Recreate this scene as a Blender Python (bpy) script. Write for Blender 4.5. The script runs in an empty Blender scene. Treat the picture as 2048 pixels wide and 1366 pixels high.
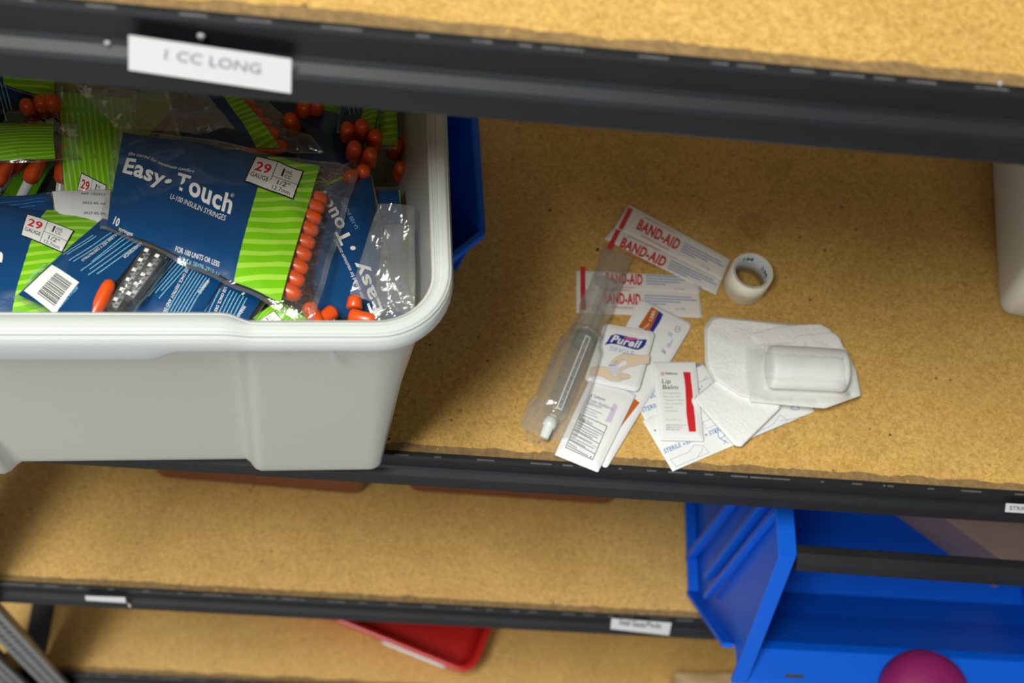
import bpy, bmesh, math, random
from mathutils import Vector, Matrix, noise
from mathutils.geometry import tessellate_polygon

random.seed(7)
S = 0.001                      # all shapes are written in millimetres
scene = bpy.context.scene
COL = scene.collection

# ------------------------------------------------------------------ camera
CF = 2647.938                  # focal length in pixels of the 2048x1366 frame
CC = Vector((-3.769, -328.18, 847.197))
CR = Vector((0.9934451, 0.02517307, 0.11150405))
CU = Vector((-0.07176967, 0.8965841, 0.43701952))
CFW = Vector((0.08897164, 0.44215751, -0.89251374))
cam = bpy.data.cameras.new('camera')
cam_o = bpy.data.objects.new('camera', cam)
COL.objects.link(cam_o)
cam_o.matrix_world = Matrix(((CR.x, CU.x, -CFW.x, CC.x*S), (CR.y, CU.y, -CFW.y, CC.y*S),
                             (CR.z, CU.z, -CFW.z, CC.z*S), (0, 0, 0, 1)))
cam.sensor_width = 36
cam.lens = CF/2048*36
cam.clip_start = 0.02
cam.clip_end = 20
cam.dof.use_dof = True
cam.dof.focus_distance = 0.775
cam.dof.aperture_fstop = 7.8
scene.camera = cam_o

# ------------------------------------------------------------------ exposure, world, lamps
scene.view_settings.view_transform = 'Standard'
scene.view_settings.look = 'None'
scene.view_settings.exposure = 0.0
scene.view_settings.gamma = 1.0
scene.view_settings.use_curve_mapping = False
scene.cycles.max_bounces = 14
scene.cycles.transparent_max_bounces = 48
scene.cycles.sample_clamp_indirect = 4.0
scene.cycles.caustics_reflective = False
scene.cycles.caustics_refractive = False

w = bpy.data.worlds.new('room_light'); scene.world = w
w.use_nodes = True
w.node_tree.nodes['Background'].inputs[0].default_value = (0.86, 0.93, 1.0, 1)
w.node_tree.nodes['Background'].inputs[1].default_value = 0.055


def area(name, loc, aim, sx, sy, power, col):
    l = bpy.data.lights.new(name, 'AREA')
    l.shape = 'RECTANGLE'; l.size = sx; l.size_y = sy; l.energy = power; l.color = col
    o = bpy.data.objects.new(name, l); COL.objects.link(o)
    o.location = loc
    o.rotation_euler = (Vector(aim)-Vector(loc)).to_track_quat('-Z', 'Y').to_euler()
    return o


area('ceiling_lamp', (-0.72, -0.70, 2.7), (-0.68, -0.62, 0), 0.5, 1.3, 108, (1.0, 0.985, 0.93))
area('ceiling_lamp', (0.3, -2.6, 1.95), (0.1, 0, 0.1), 1.2, 0.3, 6, (1.0, 0.985, 0.93))
area('front_fill', (-0.7, -2.5, -0.25), (0, 0, 0), 2.0, 1.0, 36, (0.97, 0.985, 1.0))  # added soft fill, low in front, to brighten upright faces; no real source


# ------------------------------------------------------------------ measuring helpers
def ray(u, v):
    return CFW + CR*((u-1024)/CF) - CU*((v-683)/CF)


def W(u, v, z=0.0):
    """where a point seen in the photograph lies on the level plane at height z (mm)"""
    d = ray(u, v)
    return CC + d*((z-CC.z)/d.z)


def PX(p):
    d = Vector(p)-CC; z = d.dot(CFW)
    return (1024+CF*d.dot(CR)/z, 683-CF*d.dot(CU)/z)


def NZ(x, y, z, seed=0.0):
    return noise.noise(Vector((x+seed*17.3, y-seed*9.1, z+seed*5.7)))


# ------------------------------------------------------------------ materials
def newmat(name):
    m = bpy.data.materials.new(name); m.use_nodes = True
    return m, m.node_tree, m.node_tree.nodes, m.node_tree.links


def mat(name, col, rough=0.5, metal=0.0, bump=0.0, bscale=60.0, coat=0.0, spec=0.5, var=0.0, vscale=20.0, sss=0.0):
    m, nt, N, L = newmat(name)
    b = N['Principled BSDF']
    b.inputs['Base Color'].default_value = (*col, 1)
    b.inputs['Roughness'].default_value = rough
    b.inputs['Metallic'].default_value = metal
    b.inputs['Coat Weight'].default_value = coat
    b.inputs['Coat Roughness'].default_value = 0.12
    b.inputs['Specular IOR Level'].default_value = spec
    tc = N.new('ShaderNodeTexCoord')
    if var:
        n = N.new('ShaderNodeTexNoise'); n.inputs['Scale'].default_value = vscale; n.inputs['Detail'].default_value = 6
        L.new(tc.outputs['Object'], n.inputs['Vector'])
        r = N.new('ShaderNodeMix'); r.data_type = 'RGBA'
        r.inputs[6].default_value = (*[c*(1-var) for c in col], 1)
        r.inputs[7].default_value = (*[min(1, c*(1+var)) for c in col], 1)
        L.new(n.outputs['Fac'], r.inputs[0]); L.new(r.outputs[2], b.inputs['Base Color'])
    if bump:
        n = N.new('ShaderNodeTexNoise'); n.inputs['Scale'].default_value = bscale; n.inputs['Detail'].default_value = 4
        L.new(tc.outputs['Object'], n.inputs['Vector'])
        bp = N.new('ShaderNodeBump'); bp.inputs['Strength'].default_value = bump; bp.inputs['Distance'].default_value = 0.002
        L.new(n.outputs['Fac'], bp.inputs['Height']); L.new(bp.outputs['Normal'], b.inputs['Normal'])
    return m


def film_mat(name, tint=(1, 1, 1), haze=0.06, bump=0.5, bscale=70.0, gloss=0.10, rough=0.12):
    """thin clear plastic: mostly see-through, a little milky, with crinkled gloss"""
    m, nt, N, L = newmat(name)
    for n in list(N):
        if n.type == 'BSDF_PRINCIPLED': N.remove(n)
    out = [n for n in N if n.type == 'OUTPUT_MATERIAL'][0]
    tr = N.new('ShaderNodeBsdfTransparent'); tr.inputs[0].default_value = (*tint, 1)
    gl = N.new('ShaderNodeBsdfGlossy'); gl.inputs['Roughness'].default_value = rough
    df = N.new('ShaderNodeBsdfTranslucent'); df.inputs[0].default_value = (0.8, 0.82, 0.8, 1)
    dd = N.new('ShaderNodeBsdfDiffuse'); dd.inputs[0].default_value = (0.8, 0.82, 0.8, 1)
    tc = N.new('ShaderNodeTexCoord')
    no = N.new('ShaderNodeTexNoise'); no.inputs['Scale'].default_value = bscale; no.inputs['Detail'].default_value = 3
    no.inputs['Distortion'].default_value = 1.2
    L.new(tc.outputs['Object'], no.inputs['Vector'])
    bp = N.new('ShaderNodeBump'); bp.inputs['Strength'].default_value = bump; bp.inputs['Distance'].default_value = 0.004
    L.new(no.outputs['Fac'], bp.inputs['Height']); L.new(bp.outputs['Normal'], gl.inputs['Normal'])
    lw = N.new('ShaderNodeLayerWeight'); lw.inputs['Blend'].default_value = 0.25
    L.new(bp.outputs['Normal'], lw.inputs['Normal'])
    mul = N.new('ShaderNodeMath'); mul.operation = 'MULTIPLY_ADD'
    mul.inputs[1].default_value = 0.35; mul.inputs[2].default_value = gloss
    L.new(lw.outputs['Facing'], mul.inputs[0])
    md = N.new('ShaderNodeMixShader'); md.inputs[0].default_value = 0.5
    L.new(df.outputs[0], md.inputs[1]); L.new(dd.outputs[0], md.inputs[2])
    m1 = N.new('ShaderNodeMixShader'); m1.inputs[0].default_value = haze
    L.new(tr.outputs[0], m1.inputs[1]); L.new(md.outputs[0], m1.inputs[2])
    m2 = N.new('ShaderNodeMixShader')
    L.new(mul.outputs[0], m2.inputs[0]); L.new(m1.outputs[0], m2.inputs[1]); L.new(gl.outputs[0], m2.inputs[2])
    L.new(m2.outputs[0], out.inputs['Surface'])
    return m


def milky_mat(name, col, clear=0.4, rough=0.3, frost=0.35):
    """frosted polypropylene: part diffuse, part translucent, part rough see-through"""
    m, nt, N, L = newmat(name)
    for n in list(N):
        if n.type == 'BSDF_PRINCIPLED': N.remove(n)
    out = [n for n in N if n.type == 'OUTPUT_MATERIAL'][0]
    d = N.new('ShaderNodeBsdfDiffuse'); d.inputs[0].default_value = (*col, 1)
    t = N.new('ShaderNodeBsdfTranslucent'); t.inputs[0].default_value = (*col, 1)
    rf = N.new('ShaderNodeBsdfRefraction'); rf.inputs['IOR'].default_value = 1.05
    rf.inputs['Roughness'].default_value = frost; rf.inputs[0].default_value = (0.94, 0.97, 0.94, 1)
    gl = N.new('ShaderNodeBsdfGlossy'); gl.inputs['Roughness'].default_value = rough
    m0 = N.new('ShaderNodeMixShader'); m0.inputs[0].default_value = 0.24
    L.new(d.outputs[0], m0.inputs[1]); L.new(t.outputs[0], m0.inputs[2])
    m1 = N.new('ShaderNodeMixShader'); m1.inputs[0].default_value = clear
    L.new(m0.outputs[0], m1.inputs[1]); L.new(rf.outputs[0], m1.inputs[2])
    fr = N.new('ShaderNodeFresnel'); fr.inputs[0].default_value = 1.4
    m2 = N.new('ShaderNodeMixShader')
    L.new(fr.outputs[0], m2.inputs[0]); L.new(m1.outputs[0], m2.inputs[1]); L.new(gl.outputs[0], m2.inputs[2])
    L.new(m2.outputs[0], out.inputs['Surface'])
    return m


def board_mat():
    m, nt, N, L = newmat('particleboard')
    b = N['Principled BSDF']; b.inputs['Roughness'].default_value = 0.55
    tc = N.new('ShaderNodeTexCoord')

    def nz(scale, detail, dist=0.0, rough=0.6):
        n = N.new('ShaderNodeTexNoise'); n.inputs['Scale'].default_value = scale
        n.inputs['Detail'].default_value = detail; n.inputs['Distortion'].default_value = dist
        n.inputs['Roughness'].default_value = rough
        L.new(tc.outputs['Object'], n.inputs['Vector']); return n

    def ramp(src, a, b_, ca, cb):
        r = N.new('ShaderNodeValToRGB'); e = r.color_ramp.elements
        e[0].position = a; e[0].color = (*ca, 1); e[1].position = b_; e[1].color = (*cb, 1)
        L.new(src, r.inputs[0]); return r

    def mixc(fac, a, b_, mode='MIX'):
        x = N.new('ShaderNodeMix'); x.data_type = 'RGBA'; x.blend_type = mode
        L.new(fac, x.inputs[0]) if hasattr(fac, 'is_linked') else setattr(x.inputs[0], 'default_value', fac)
        L.new(a, x.inputs[6]); L.new(b_, x.inputs[7]); return x.outputs[2]
    base = ramp(nz(330, 6, 1.2).outputs['Fac'], 0.34, 0.64, (0.47, 0.268, 0.058), (0.74, 0.475, 0.14))
    big = ramp(nz(14, 3).outputs['Fac'], 0.3, 0.7, (0.86, 0.84, 0.80), (1, 1, 1))
    c1 = mixc(1.0, base.outputs[0], big.outputs[0], 'MULTIPLY')
    fl = nz(210, 3, 5.0)                                # dark short fibres
    fr = ramp(fl.outputs['Fac'], 0.63, 0.70, (1, 1, 1), (0.50, 0.36, 0.20))
    c2 = mixc(1.0, c1, fr.outputs[0], 'MULTIPLY')
    vo = N.new('ShaderNodeTexVoronoi'); vo.inputs['Scale'].default_value = 95; vo.inputs['Randomness'].default_value = 1
    L.new(tc.outputs['Object'], vo.inputs['Vector'])
    sp = ramp(vo.outputs['Distance'], 0.07, 0.13, (1, 1, 1), (0, 0, 0))
    gate = ramp(nz(32, 1).outputs['Fac'], 0.56, 0.62, (0, 0, 0), (1, 1, 1))
    mu = N.new('ShaderNodeMix'); mu.data_type = 'RGBA'; mu.blend_type = 'MULTIPLY'; mu.inputs[0].default_value = 1
    L.new(sp.outputs[0], mu.inputs[6]); L.new(gate.outputs[0], mu.inputs[7])
    dk = N.new('ShaderNodeRGB'); dk.outputs[0].default_value = (0.16, 0.08, 0.03, 1)
    x = N.new('ShaderNodeMix'); x.data_type = 'RGBA'
    L.new(mu.outputs[2], x.inputs[0]); L.new(c2, x.inputs[6]); L.new(dk.outputs[0], x.inputs[7])
    L.new(x.outputs[2], b.inputs['Base Color'])
    bp = N.new('ShaderNodeBump'); bp.inputs['Strength'].default_value = 0.15; bp.inputs['Distance'].default_value = 0.0006
    L.new(fl.outputs['Fac'], bp.inputs['Height']); L.new(bp.outputs[0], b.inputs['Normal'])
    return m


M = {}
M['board'] = board_mat()
M['edge'] = mat('raw_board_edge', (0.24, 0.15, 0.055), 0.85, bump=0.8, bscale=260, var=0.6, vscale=240)
M['black'] = mat('black_steel', (0.011, 0.012, 0.014), 0.5, spec=0.3, bump=0.05, bscale=40, var=0.35, vscale=25)
M['scuff'] = mat('scuffed_steel', (0.10, 0.10, 0.10), 0.45, var=0.7, vscale=120)
M['zinc'] = mat('galvanised_steel', (0.30, 0.33, 0.32), 0.42, 0.55, var=0.3, vscale=60)
M['hole'] = mat('slot_dark', (0.035, 0.04, 0.035), 0.8)
M['tote'] = milky_mat('frosted_plastic', (0.96, 0.955, 0.87), 0.24, 0.3, 0.24)
M['rim'] = milky_mat('frosted_rim_plastic', (0.84, 0.90, 0.87), 0.10, 0.28, 0.35)
M['film'] = film_mat('clear_film', (0.985, 0.99, 0.985), 0.035, 0.6, 50, 0.06)
M['filmc'] = film_mat('crinkled_film', (0.985, 0.985, 0.98), 0.13, 0.55, 45, 0.05, 0.14)
M['filmr'] = film_mat('roll_pouch_film', (0.99, 0.99, 0.99), 0.05, 0.3, 60, 0.004, 0.15)
M['filmw'] = film_mat('syringe_wrapper_film', (0.985, 0.985, 0.97), 0.21, 0.35, 45, 0.03, 0.12)
M['clear'] = film_mat('clear_barrel', (0.965, 0.975, 0.965), 0.09, 0.0, 10, 0.06, 0.06)
M['tip'] = mat('frosted_tip', (0.62, 0.66, 0.62), 0.3)
M['navy'] = mat('navy_print', (0.002, 0.052, 0.165), 0.3, coat=0.4, var=0.12, vscale=30, bump=0.5, bscale=38)
M['lime'] = mat('lime_print', (0.17, 0.52, 0.006), 0.3, coat=0.6, bump=0.4, bscale=38)
M['lime2'] = mat('pale_lime_print', (0.36, 0.68, 0.06), 0.3, coat=0.6)
M['wht'] = mat('white_print', (0.80, 0.82, 0.80), 0.4)
M['ltblue'] = mat('light_blue_print', (0.22, 0.50, 0.66), 0.4)
M['blk'] = mat('black_print', (0.015, 0.015, 0.016), 0.5)
M['grey'] = mat('grey_print', (0.16, 0.17, 0.19), 0.5)
M['midgrey'] = mat('mid_grey_print', (0.34, 0.35, 0.36), 0.5)
M['red'] = mat('red_print', (0.62, 0.015, 0.02), 0.4)
M['red2'] = mat('band_red_print', (0.58, 0.03, 0.03), 0.45)
M['orange'] = mat('orange_cap', (0.74, 0.085, 0.006), 0.35, coat=0.3)
M['brown'] = mat('orange_brown_print', (0.50, 0.12, 0.012), 0.4)
M['pblue'] = mat('royal_blue_print', (0.015, 0.03, 0.26), 0.35)
M['sblue'] = mat('sterile_blue_print', (0.06, 0.20, 0.52), 0.5)
M['lblue'] = mat('thin_blue_print', (0.30, 0.38, 0.56), 0.5)
M['pink'] = mat('pink_print', (0.62, 0.08, 0.28), 0.4)
M['lilac'] = mat('lilac_print', (0.58, 0.52, 0.66), 0.5)
M['skin'] = mat('peach_print', (0.76, 0.60, 0.44), 0.5)
M['paper'] = mat('white_packet', (0.80, 0.82, 0.80), 0.45, bump=0.12, bscale=80)
M['papers'] = mat('white_satin_packet', (0.80, 0.82, 0.82), 0.3, bump=0.25, bscale=45, coat=0.2)
M['paperd'] = mat('cream_packet', (0.76, 0.74, 0.70), 0.55, bump=0.15, bscale=60)
M['panel'] = mat('pale_grey_print', (0.64, 0.65, 0.66), 0.5)
M['sticker'] = mat('white_sticker', (0.90, 0.92, 0.91), 0.35)
M['gauze'] = mat('gauze_weave', (0.86, 0.88, 0.86), 0.9, bump=0.5, bscale=420)
M['gauze2'] = mat('rolled_gauze', (0.80, 0.83, 0.79), 0.6, bump=0.2, bscale=250)
M['tape'] = mat('paper_tape', (0.82, 0.77, 0.62), 0.65, bump=0.2, bscale=150)
M['core'] = mat('tape_core', (0.74, 0.77, 0.80), 0.6)
M['green'] = mat('green_print', (0.005, 0.22, 0.08), 0.5)
M['blue'] = mat('blue_plastic', (0.001, 0.10, 0.62), 0.42, bump=0.06, bscale=20, spec=0.3)
M['redp'] = mat('red_plastic', (0.50, 0.010, 0.010), 0.3, coat=0.2)
M['shade_red'] = mat('shaded_red_plastic', (0.10, 0.003, 0.003), 0.35, coat=0.2)  # red plastic of the tubs with the under-shelf shade put into its colour
M['magenta'] = mat('magenta_plastic', (0.24, 0.010, 0.10), 0.55)
M['kraft'] = mat('kraft_card', (0.42, 0.28, 0.19), 0.8, var=0.15, vscale=25)
M['kraft2'] = mat('shiny_tan_card', (0.50, 0.34, 0.17), 0.45, var=0.3, vscale=40)
M['wall'] = mat('painted_wall', (0.36, 0.33, 0.28), 0.8, bump=0.1, bscale=30)
M['floor'] = mat('concrete_floor', (0.22, 0.21, 0.19), 0.7, var=0.2, vscale=8)
M['dust'] = mat('pale_fleck', (0.62, 0.55, 0.42), 0.8)
M['stain'] = mat('water_stain', (0.36, 0.20, 0.05), 0.5, var=0.1, vscale=60)


# ------------------------------------------------------------------ mesh building
class MB:
    def __init__(self):
        self.v = []; self.f = []; self.m = []; self.mats = []; self.sm = []

    def mi(self, name):
        if name not in self.mats: self.mats.append(name)
        return self.mats.index(name)

    def add(self, vs, fs, m, smooth=False):
        o = len(self.v); k = self.mi(m)
        self.v += [Vector(p) for p in vs]
        for f in fs:
            self.f.append(tuple(i+o for i in f)); self.m.append(k); self.sm.append(smooth)

    def box(self, a, b, m):
        x0, y0, z0 = a; x1, y1, z1 = b
        self.add([(x0, y0, z0), (x1, y0, z0), (x1, y1, z0), (x0, y1, z0), (x0, y0, z1), (x1, y0, z1), (x1, y1, z1), (x0, y1, z1)],
                 [(3, 2, 1, 0), (4, 5, 6, 7), (0, 1, 5, 4), (1, 2, 6, 5), (2, 3, 7, 6), (3, 0, 4, 7)], m)

    def grid(self, fn, nu, nv, m, smooth=True, flip=False, u0=0, u1=1, v0=0, v1=1):
        vs = [fn(u0+(u1-u0)*i/nu, v0+(v1-v0)*j/nv) for j in range(nv+1) for i in range(nu+1)]
        fs = []
        for j in range(nv):
            for i in range(nu):
                a = j*(nu+1)+i; q = (a, a+1, a+nu+2, a+nu+1)
                fs.append(q[::-1] if flip else q)
        self.add(vs, fs, m, smooth)

    def loft(self, rings, m, smooth=True, closed=True, cap0=False, cap1=False):
        n = len(rings[0]); vs = [p for r in rings for p in r]; fs = []
        for k in range(len(rings)-1):
            for i in range(n if closed else n-1):
                j = (i+1) % n
                fs.append((k*n+i, k*n+j, (k+1)*n+j, (k+1)*n+i))
        self.add(vs, fs, m, smooth)
        if cap0: self.add(rings[0], [tuple(range(n))[::-1]], m)
        if cap1: self.add(rings[-1], [tuple(range(n))], m)

    def tube(self, p0, p1, prof, m, n=20, smooth=True):
        """turned shape along p0->p1; prof = [(t, radius)]"""
        p0 = Vector(p0); p1 = Vector(p1); ax = (p1-p0).normalized()
        a = ax.orthogonal().normalized(); b = ax.cross(a)
        L_ = (p1-p0).length
        rings = [[p0+ax*(t*L_)+(a*math.cos(2*math.pi*i/n)+b*math.sin(2*math.pi*i/n))*r for i in range(n)] for t, r in prof]
        self.loft(rings, m, smooth)

    def build(self, name, parent=None, solid=0.0, origin=None, bevel=0.0):
        me = bpy.data.meshes.new(name)
        o_ = Vector(origin) if origin else Vector((0, 0, 0))
        if parent is not None and origin is None: o_ = Vector(parent.get('_o', (0, 0, 0)))
        me.from_pydata([tuple((p-o_)*S) for p in self.v], [], self.f)
        for n in self.mats: me.materials.append(M[n])
        me.polygons.foreach_set('material_index', self.m)
        me.polygons.foreach_set('use_smooth', self.sm)
        me.update()
        o = bpy.data.objects.new(name, me); COL.objects.link(o)
        if parent is not None: o.parent = parent
        else: o.location = o_*S; o['_o'] = tuple(o_)
        if solid:
            md = o.modifiers.new('thickness', 'SOLIDIFY'); md.thickness = solid*S; md.offset = 0
        if bevel:
            md = o.modifiers.new('bevel', 'BEVEL'); md.width = bevel*S; md.segments = 2; md.limit_method = 'ANGLE'
        return o


def tag(o, label, cat, group=None):
    o['label'] = label; o['category'] = cat
    if group: o['group'] = group
    return o


def thing(name, label, cat, loc, group=None):
    o = bpy.data.objects.new(name, None); COL.objects.link(o)
    o.empty_display_size = 0.02
    o.location = Vector(loc)*S; o['_o'] = tuple(loc)
    return tag(o, label, cat, group)


# ------------------------------------------------------------------ lettering
_tc = {}


def glyphs(text, bold=0.0, shear=0.0):
    k = (text, bold, shear)
    if k in _tc: return _tc[k]
    cu = bpy.data.curves.new('t', 'FONT'); cu.body = text; cu.size = 1; cu.offset = bold; cu.shear = shear
    cu.resolution_u = 3; cu.space_character = 1.0+bold*1.6; cu.offset = bold*0.62
    ob = bpy.data.objects.new('t', cu); COL.objects.link(ob)
    dg = bpy.context.evaluated_depsgraph_get(); dg.update()
    me = bpy.data.meshes.new_from_object(ob.evaluated_get(dg))
    vs = [(v.co.x, v.co.y) for v in me.vertices]; fs = [tuple(p.vertices) for p in me.polygons]
    bpy.data.objects.remove(ob); bpy.data.curves.remove(cu); bpy.data.meshes.remove(me)
    x0 = min(v[0] for v in vs); x1 = max(v[0] for v in vs)
    _tc[k] = ([((x-x0)/(x1-x0), y/0.70) for x, y in vs], fs)
    return _tc[k]


class Flat:
    """print surface lying level at height z"""
    def __init__(self, z): self.z = z
    def __call__(self, u, v, off=0.0):
        return W(u, v, self.z+off)


class Wallp:
    """print surface on the front plane y"""
    def __init__(self, y): self.y = y
    def __call__(self, u, v, off=0.0):
        d = ray(u, v); return CC+d*((self.y-off-CC.y)/d.y)


def txt(mb, sf, text, p0, p1, h, m, bold=0.0, shear=0.0, up=None, off=0.15):
    vs, fs = glyphs(text, bold, shear)
    ax = Vector((p1[0]-p0[0], p1[1]-p0[1])); n = ax.length
    upv = Vector((ax.y, -ax.x))/n if up is None else Vector(up).normalized()
    if h < 0:
        p0 = (p0[0]+upv.x*h, p0[1]+upv.y*h); h = -h
    mb.add([sf(p0[0]+ax.x*x+upv.x*h*y, p0[1]+ax.y*x+upv.y*h*y, off) for x, y in vs], fs, m)


def poly(mb, sf, pts, m, off=0.10):
    tri = tessellate_polygon([[Vector((p[0], p[1], 0)) for p in pts]])
    vs = [sf(p[0], p[1], off) for p in pts]
    fs = []
    for t in tri:
        a, b, c = [Vector(pts[i]) for i in t]
        cr = (b-a).x*(c-a).y-(b-a).y*(c-a).x
        fs.append(tuple(t) if cr < 0 else tuple(t)[::-1])
    mb.add(vs, fs, m)


def quadfill(mb, sf, q, m, off=0.1, nu=6, nv=6):
    a, b, c, d = [Vector(p) for p in q]

    def fn(s, t):
        p = (a*(1-s)+b*s)*(1-t)+(d*(1-s)+c*s)*t
        return sf(p.x, p.y, off)
    mb.grid(fn, nu, nv, m, flip=True)


def line(mb, sf, pts, wd, m, off=0.15, closed=False):
    pts = [Vector(p) for p in pts]
    if closed: pts.append(pts[0])
    for a, b in zip(pts[:-1], pts[1:]):
        d = (b-a)
        if d.length < 1e-6: continue
        n = Vector((-d.y, d.x)).normalized()*wd/2; e = d.normalized()*wd*0.4
        k = max(1, int(d.length/25))
        for i in range(k):
            p = a+d*(i/k)-(e if i == 0 else e*0); q = a+d*((i+1)/k)+(e if i == k-1 else e*0)
            mb.add([sf(*(p-n), off), sf(*(q-n), off), sf(*(q+n), off), sf(*(p+n), off)], [(3, 2, 1, 0)], m)


def greek(mb, sf, p0, p1, rows, gap, h, m, seed=1, up=None, jag=0.35, first=1.0):
    """rows of very small print, drawn as short word strokes"""
    rnd = random.Random(seed)
    a = Vector(p0); b = Vector(p1); ax = (b-a)
    dn = Vector(gap)
    for r in range(rows):
        L_ = ax.length*(1-(rnd.random()*jag if r or jag > .5 else 0)); x = 0.0; e = ax.normalized()
        s = a+dn*r
        while x < L_:
            wl = h*(1.2+rnd.random()*3.2); wl = min(wl, L_-x)
            if wl < h*.5: break
            line(mb, sf, [s+e*x, s+e*(x+wl)], h*0.62, m)
            x += wl+h*0.7


# ------------------------------------------------------------------ setting
def struct(name, mb):
    o = mb.build(name); o['kind'] = 'structure'; return o


b = MB(); b.box((-1800, -1800, -905), (1800, 560, -880), 'floor'); struct('floor', b)
b = MB(); b.box((-1800, 560, -880), (1800, 600, 900), 'wall'); struct('wall_back', b)

# ------------------------------------------------------------------ shelving unit
LV = {'top': 442.0, 'mid': 0.0, 'low': -391.0, 'bot': -784.0}
XL, XR, DEP = -395.0, 830.0, 455.0
unit = thing('shelving_unit', 'black steel shelving unit with tan particleboard shelves holding everything in view', 'shelves', (200, 200, -880))
BH = 47.0


def beam_profile(z):
    # y (towards viewer negative), z : rolled steel beam with a lip, a step and a folded foot
    return [(3, z-0.6), (1.5, z+1.0), (-1.2, z+1.0), (-2.6, z-0.5), (-2.8, z-15), (-4.0, z-17.5), (-8.2, z-19.5), (-9.0, z-22), (-9.0, z-36),
            (-8.0, z-38.5), (-3.5, z-41), (-2.5, z-BH+1.0), (-1.5, z-BH), (16, z-BH), (16, z-BH+1.5), (0, z-BH+1.5), (0.5, z-2)]


for key, z in LV.items():
    bd = MB()
    bd.box((XL+6, 2.5, z-15), (XR, DEP, z), 'board')
    bd.box((XL+6, 0.6, z-14.6), (XR, 2.5, z-0.4), 'edge')
    # chipped raw strip on the top along the front edge
    n = 160
    def chip(s, t):
        x = XL+6+(XR-XL-6)*s
        wv = 7.0+2.2*NZ(x*0.05, z*.1, 3.0)+1.2*NZ(x*0.3, 0, z)
        return Vector((x, 0.9+wv*t, z+0.12+0.25*NZ(x*.4, t*3, 1)))
    bd.grid(chip, 400, 3, 'edge')
    bd.build('shelf_board', unit)
    bm_ = MB(); pr = beam_profile(z)
    bm_.loft([[Vector((x, y, zz)) for (y, zz) in pr] for x in (XL, XR)], 'black', smooth=False, cap0=True, cap1=True)
    # scuffed bright line on the lip
    rnd = random.Random(int(z)+5); x = XL
    while x < XR:
        l = 2+rnd.random()*14
        bm_.box((x, -1.4, z+0.95), (x+l, -0.3, z+1.15), 'scuff'); x += l+rnd.random()*26
    bm_.build('front_beam', unit, bevel=0.6)
    bk = MB(); bk.box((XL, DEP, z-BH), (XR, DEP+5, z+1), 'black'); bk.build('rear_beam', unit)
    for sx in (XL, XR-2):
        sb = MB(); sb.box((sx, 8, z-BH), (sx+26 if sx < 0 else sx+2, DEP, z-15.2), 'black'); sb.build('side_beam', unit)
# raised black side rail on the lowest shelf, left end
sb = MB(); sb.box((-414, 22, -800), (-388, 450, -781), 'black'); sb.build('side_rail', unit, bevel=1)
sb = MB(); sb.box((-1000, 4, -799), (-415, 450, -785), 'board'); sb.build('shelf_board', unit)
sb = MB(); sb.box((-1000, -6, -831), (-440, 4, -784), 'black'); sb.build('front_beam', unit, bevel=1)


def post(x, y, sx, sy):
    """angle-section upright with rows of teardrop slots"""
    p = MB(); t = 1.6
    p.box((x, y, -880), (x+sx*34, y+sy*t, 900), 'zinc')
    p.box((x, y+sy*t, -880), (x+sx*t, y+sy*34, 900), 'zinc')
    p.box((x+sx*30, y-sy*3.5, -880), (x+sx*34, y, 900), 'zinc')
    z = -870
    while z < 880:
        for q in (9, 21):
            yy = y-0.3 if sy > 0 else y+0.3
            p.box((x+sx*q-2.6, min(yy, y), z), (x+sx*q+2.6, max(yy, y), z+11), 'hole')
            xx = x-sx*0.3
            p.box((min(xx, x), y+sy*(q+2)-2.6, z), (max(xx, x), y+sy*(q+2)+2.6, z+11), 'hole')
        z += 19
    return p.build('upright', unit)


post(-387, -15, 1, 1); post(-436, -15, 1, 1); post(XR+2, -12, -1, 1); post(-401, DEP+10, 1, -1); post(XR+2, DEP+10, -1, -1)

# labels on the beams


def beam_label(q, y, words, m='sticker', txtspec=None):
    sf = Wallp(y); lb = MB()
    a, b_, c, d = [Vector(p) for p in q]

    def fn(s, t):
        p = (a*(1-s)+b_*s)*(1-t)+(d*(1-s)+c*s)*t
        return sf(p.x, p.y, 0.4)
    lb.grid(fn, 12, 4, m, flip=True)
    lb.grid(lambda s, t: fn(s, t)+Vector((0, 0.35, 0)), 12, 4, m)
    for (t_, p0, p1, h, mm, bo) in words: txt(lb, sf, t_, p0, p1, h, mm, bo, off=0.7)
    return lb.build('shelf_label', unit)


o = beam_label([(257, 71), (583, 119), (582, 187), (257, 140)], -9.3, [('1 CC LONG', (328, 118), (520, 148), 20, 'midgrey', 0.0)])
o['label'] = 'white label with dark lettering on the top beam'
o = beam_label([(1223, 1237), (1343, 1246), (1338, 1271), (1221, 1258)], -9.3, [('Small Gauze', (1238, 1249), (1290, 1255), 11, 'blk', 0.01), ('Pads', (1293, 1254), (1322, 1257), 10, 'blk', 0)])
o['label'] = 'white handwritten label on the beam beside the blue bin'
o = beam_label([(170, 1192), (250, 1195), (252, 1206), (172, 1201)], -9.3, [])
o['label'] = 'white paper strip on the left of the third beam'
o = beam_label([(2012, 1007), (2090, 1012), (2090, 1029), (2010, 1024)], -9.3, [('STRIPS', (2019, 1020), (2056, 1022), 8, 'grey', 0.01)])
o['label'] = 'white label cut off by the right edge of the photo'
for (u, v, r) in ((402, 74, 3.0), (215, 88, 2.6), (2000, 168, 2)):
    fl = MB(); p = Wallp(-4.5)(u, v)
    fl.tube(p+Vector((0, 0.5, 0)), p-Vector((0, 0.8, 0)), [(0, r*.55), (1, r*.3)], 'midgrey', 10)
    fl.build('screw', unit)
th = MB(); a = Wallp(-10)(255, 1205)
th.tube(a, a+Vector((1.5, -1, -9)), [(0, .5), (.5, .4), (.6, 1.2), (.9, 1.8), (1, .4)], 'dust', 8)
th.build('torn_tape', unit)

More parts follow.
